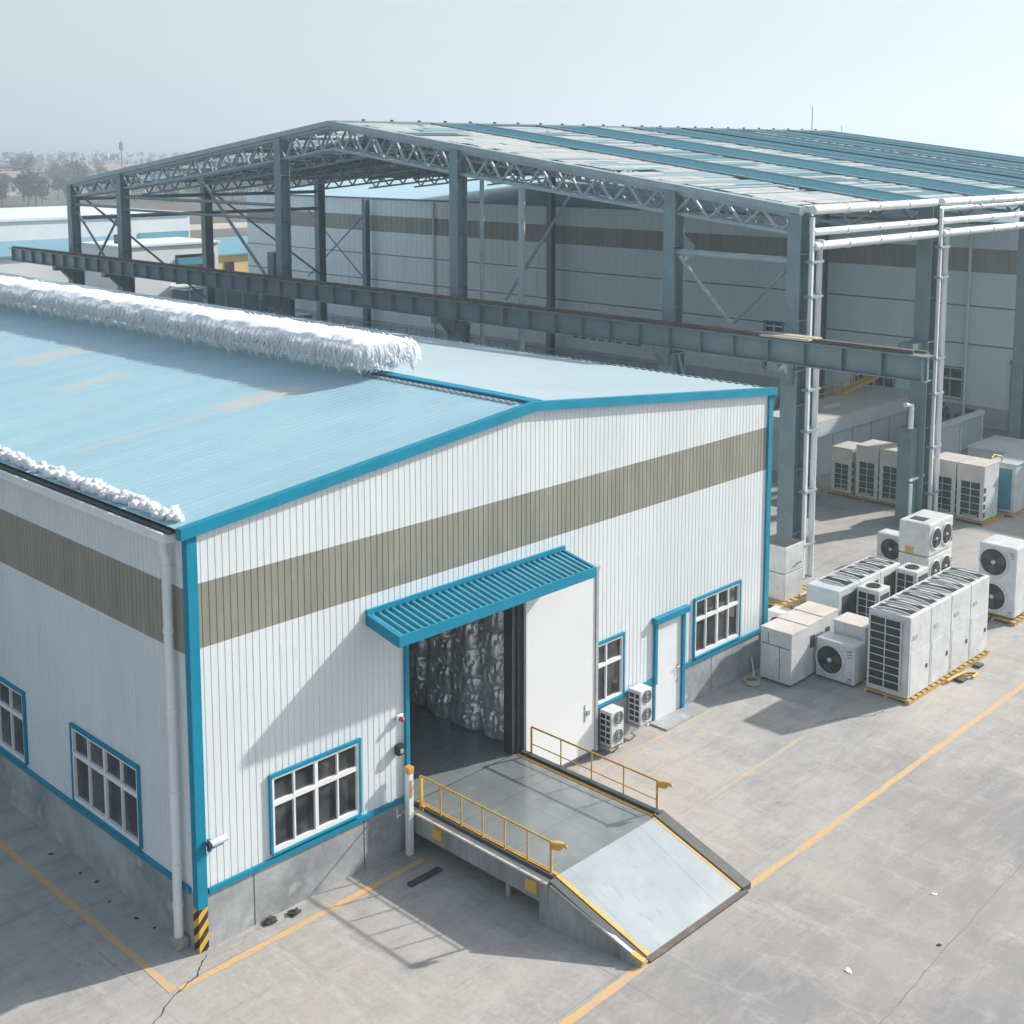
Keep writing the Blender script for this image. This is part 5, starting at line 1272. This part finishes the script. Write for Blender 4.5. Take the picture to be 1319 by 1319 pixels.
# far wood and hills
m = MB(); rnd = random.Random(4)
vs = []
for _ in range(9000):
    a = R(rnd.uniform(5, 60)); d_ = rnd.uniform(480, 1300); x = d_*math.sin(a); y_ = d_*math.cos(a)+100; z = rnd.random()**1.5*9
    s = rnd.uniform(.9, 2.6); n = Vector((rnd.uniform(-1, 1), rnd.uniform(-1, 1), rnd.uniform(-.6, .6))).normalized(); q = n.orthogonal().normalized()*s; w = n.cross(q).normalized()*s
    if noise.noise(Vector((x*.006, y_*.006, 1))) < -.05: continue
    p_ = Vector((x, y_, z+s*.5)); m.quad(p_+q, p_+w, p_-q, p_-w)
tag(m.build('far_wood', M['leaf'], recalc=False), kind='stuff')
def hills():
    vs = []; fs = []; na, nr = 90, 5
    for i in range(na+1):
        a = R(-25+i*130/na)
        for j in range(nr+1):
            d_ = 2600+j*420; z = -1+math.sin(math.pi*min(1, j/nr))*(22+16*noise.noise(Vector((i*.12, j*.3, 2)))+8*noise.noise(Vector((i*.5, j, 5))))
            vs.append((d_*math.sin(a), d_*math.cos(a), z))
    for i in range(na):
        for j in range(nr): k = i*(nr+1)+j; fs.append((k, k+1, k+nr+2, k+nr+1))
    m = MB(); m._add(vs, fs, True); tag(m.build('hills', M['hill'], recalc=False), kind='structure')
hills()

# ------------------------------------------------------------------ haze
HAZE = 0.0014
if HAZE:
    m = MB(); m.box((-900, -900, -1.2), (5200, 5200, 60)); h = m.build('haze', None or M['glass'])
    hm = bpy.data.materials.new('pale_air'); hm.use_nodes = True; nt = hm.node_tree
    nt.nodes.remove(nt.nodes['Principled BSDF']); v = nt.nodes.new('ShaderNodeVolumePrincipled')
    v.inputs['Color'].default_value = (.74, .88, .98, 1); v.inputs['Density'].default_value = HAZE; v.inputs['Anisotropy'].default_value = .3
    nt.links.new(v.outputs[0], nt.nodes['Material Output'].inputs['Volume'])
    h.data.materials.clear(); h.data.materials.append(hm); tag(h, kind='stuff')

# ------------------------------------------------------------------ light, sky, camera
w = bpy.data.worlds.new('World'); SC.world = w; w.use_nodes = True; nt = w.node_tree
SUN_EL, SUN_AZ = R(29.5), math.atan2(.946, -.324)
sky = nt.nodes.new('ShaderNodeTexSky'); sky.sky_type = 'NISHITA'; sky.sun_disc = False
sky.sun_elevation = SUN_EL; sky.sun_rotation = SUN_AZ; sky.air_density = 1.0; sky.dust_density = 3.6; sky.ozone_density = 1.0; sky.altitude = 50
mx = nt.nodes.new('ShaderNodeMix'); mx.data_type = 'RGBA'; mx.inputs['B'].default_value = (3.3, 3.75, 3.92, 1)
tc = nt.nodes.new('ShaderNodeTexCoord'); sx = nt.nodes.new('ShaderNodeSeparateXYZ'); nt.links.new(tc.outputs['Generated'], sx.inputs[0])
mr = nt.nodes.new('ShaderNodeMapRange'); mr.interpolation_type = 'SMOOTHERSTEP'
for k_, v_ in (('From Min', -.05), ('From Max', .75), ('To Min', .94), ('To Max', .3)): mr.inputs[k_].default_value = v_
nt.links.new(sx.outputs['Z'], mr.inputs['Value']); nt.links.new(mr.outputs[0], mx.inputs['Factor'])
nt.links.new(sky.outputs[0], mx.inputs['A']); nt.links.new(mx.outputs['Result'], nt.nodes['Background'].inputs['Color']); nt.nodes['Background'].inputs['Strength'].default_value = .105
sun = bpy.data.lights.new('sun', 'SUN'); sun.energy = 4.0; sun.angle = R(1.2); sun.color = (1., .94, .865)
so = bpy.data.objects.new('sun', sun); COL.objects.link(so)
L = Vector((-.946*math.cos(SUN_EL), .324*math.cos(SUN_EL), -math.sin(SUN_EL))); so.rotation_euler = L.to_track_quat('-Z', 'Y').to_euler()
cam = bpy.data.cameras.new('camera'); co = bpy.data.objects.new('camera', cam); COL.objects.link(co); SC.camera = co
co.location = (-9.99, -16.57, 12.5)
pitch = R(7.2017); fw = Vector((.71599*math.cos(pitch), .69818*math.cos(pitch), -math.sin(pitch)))
co.rotation_euler = fw.to_track_quat('-Z', 'Y').to_euler()
cam.sensor_width = 36; cam.lens = 36*1654/1319; cam.shift_y = -(659.5-402)/1319; cam.clip_end = 12000; cam.clip_start = .5
SC.view_settings.view_transform = 'Standard'; SC.view_settings.look = 'None'; SC.view_settings.exposure = .93; SC.view_settings.gamma = 1
SC.cycles.max_bounces = 8; SC.cycles.volume_bounces = 0
for o in bpy.data.objects:
    if '_o' in o: del o['_o']
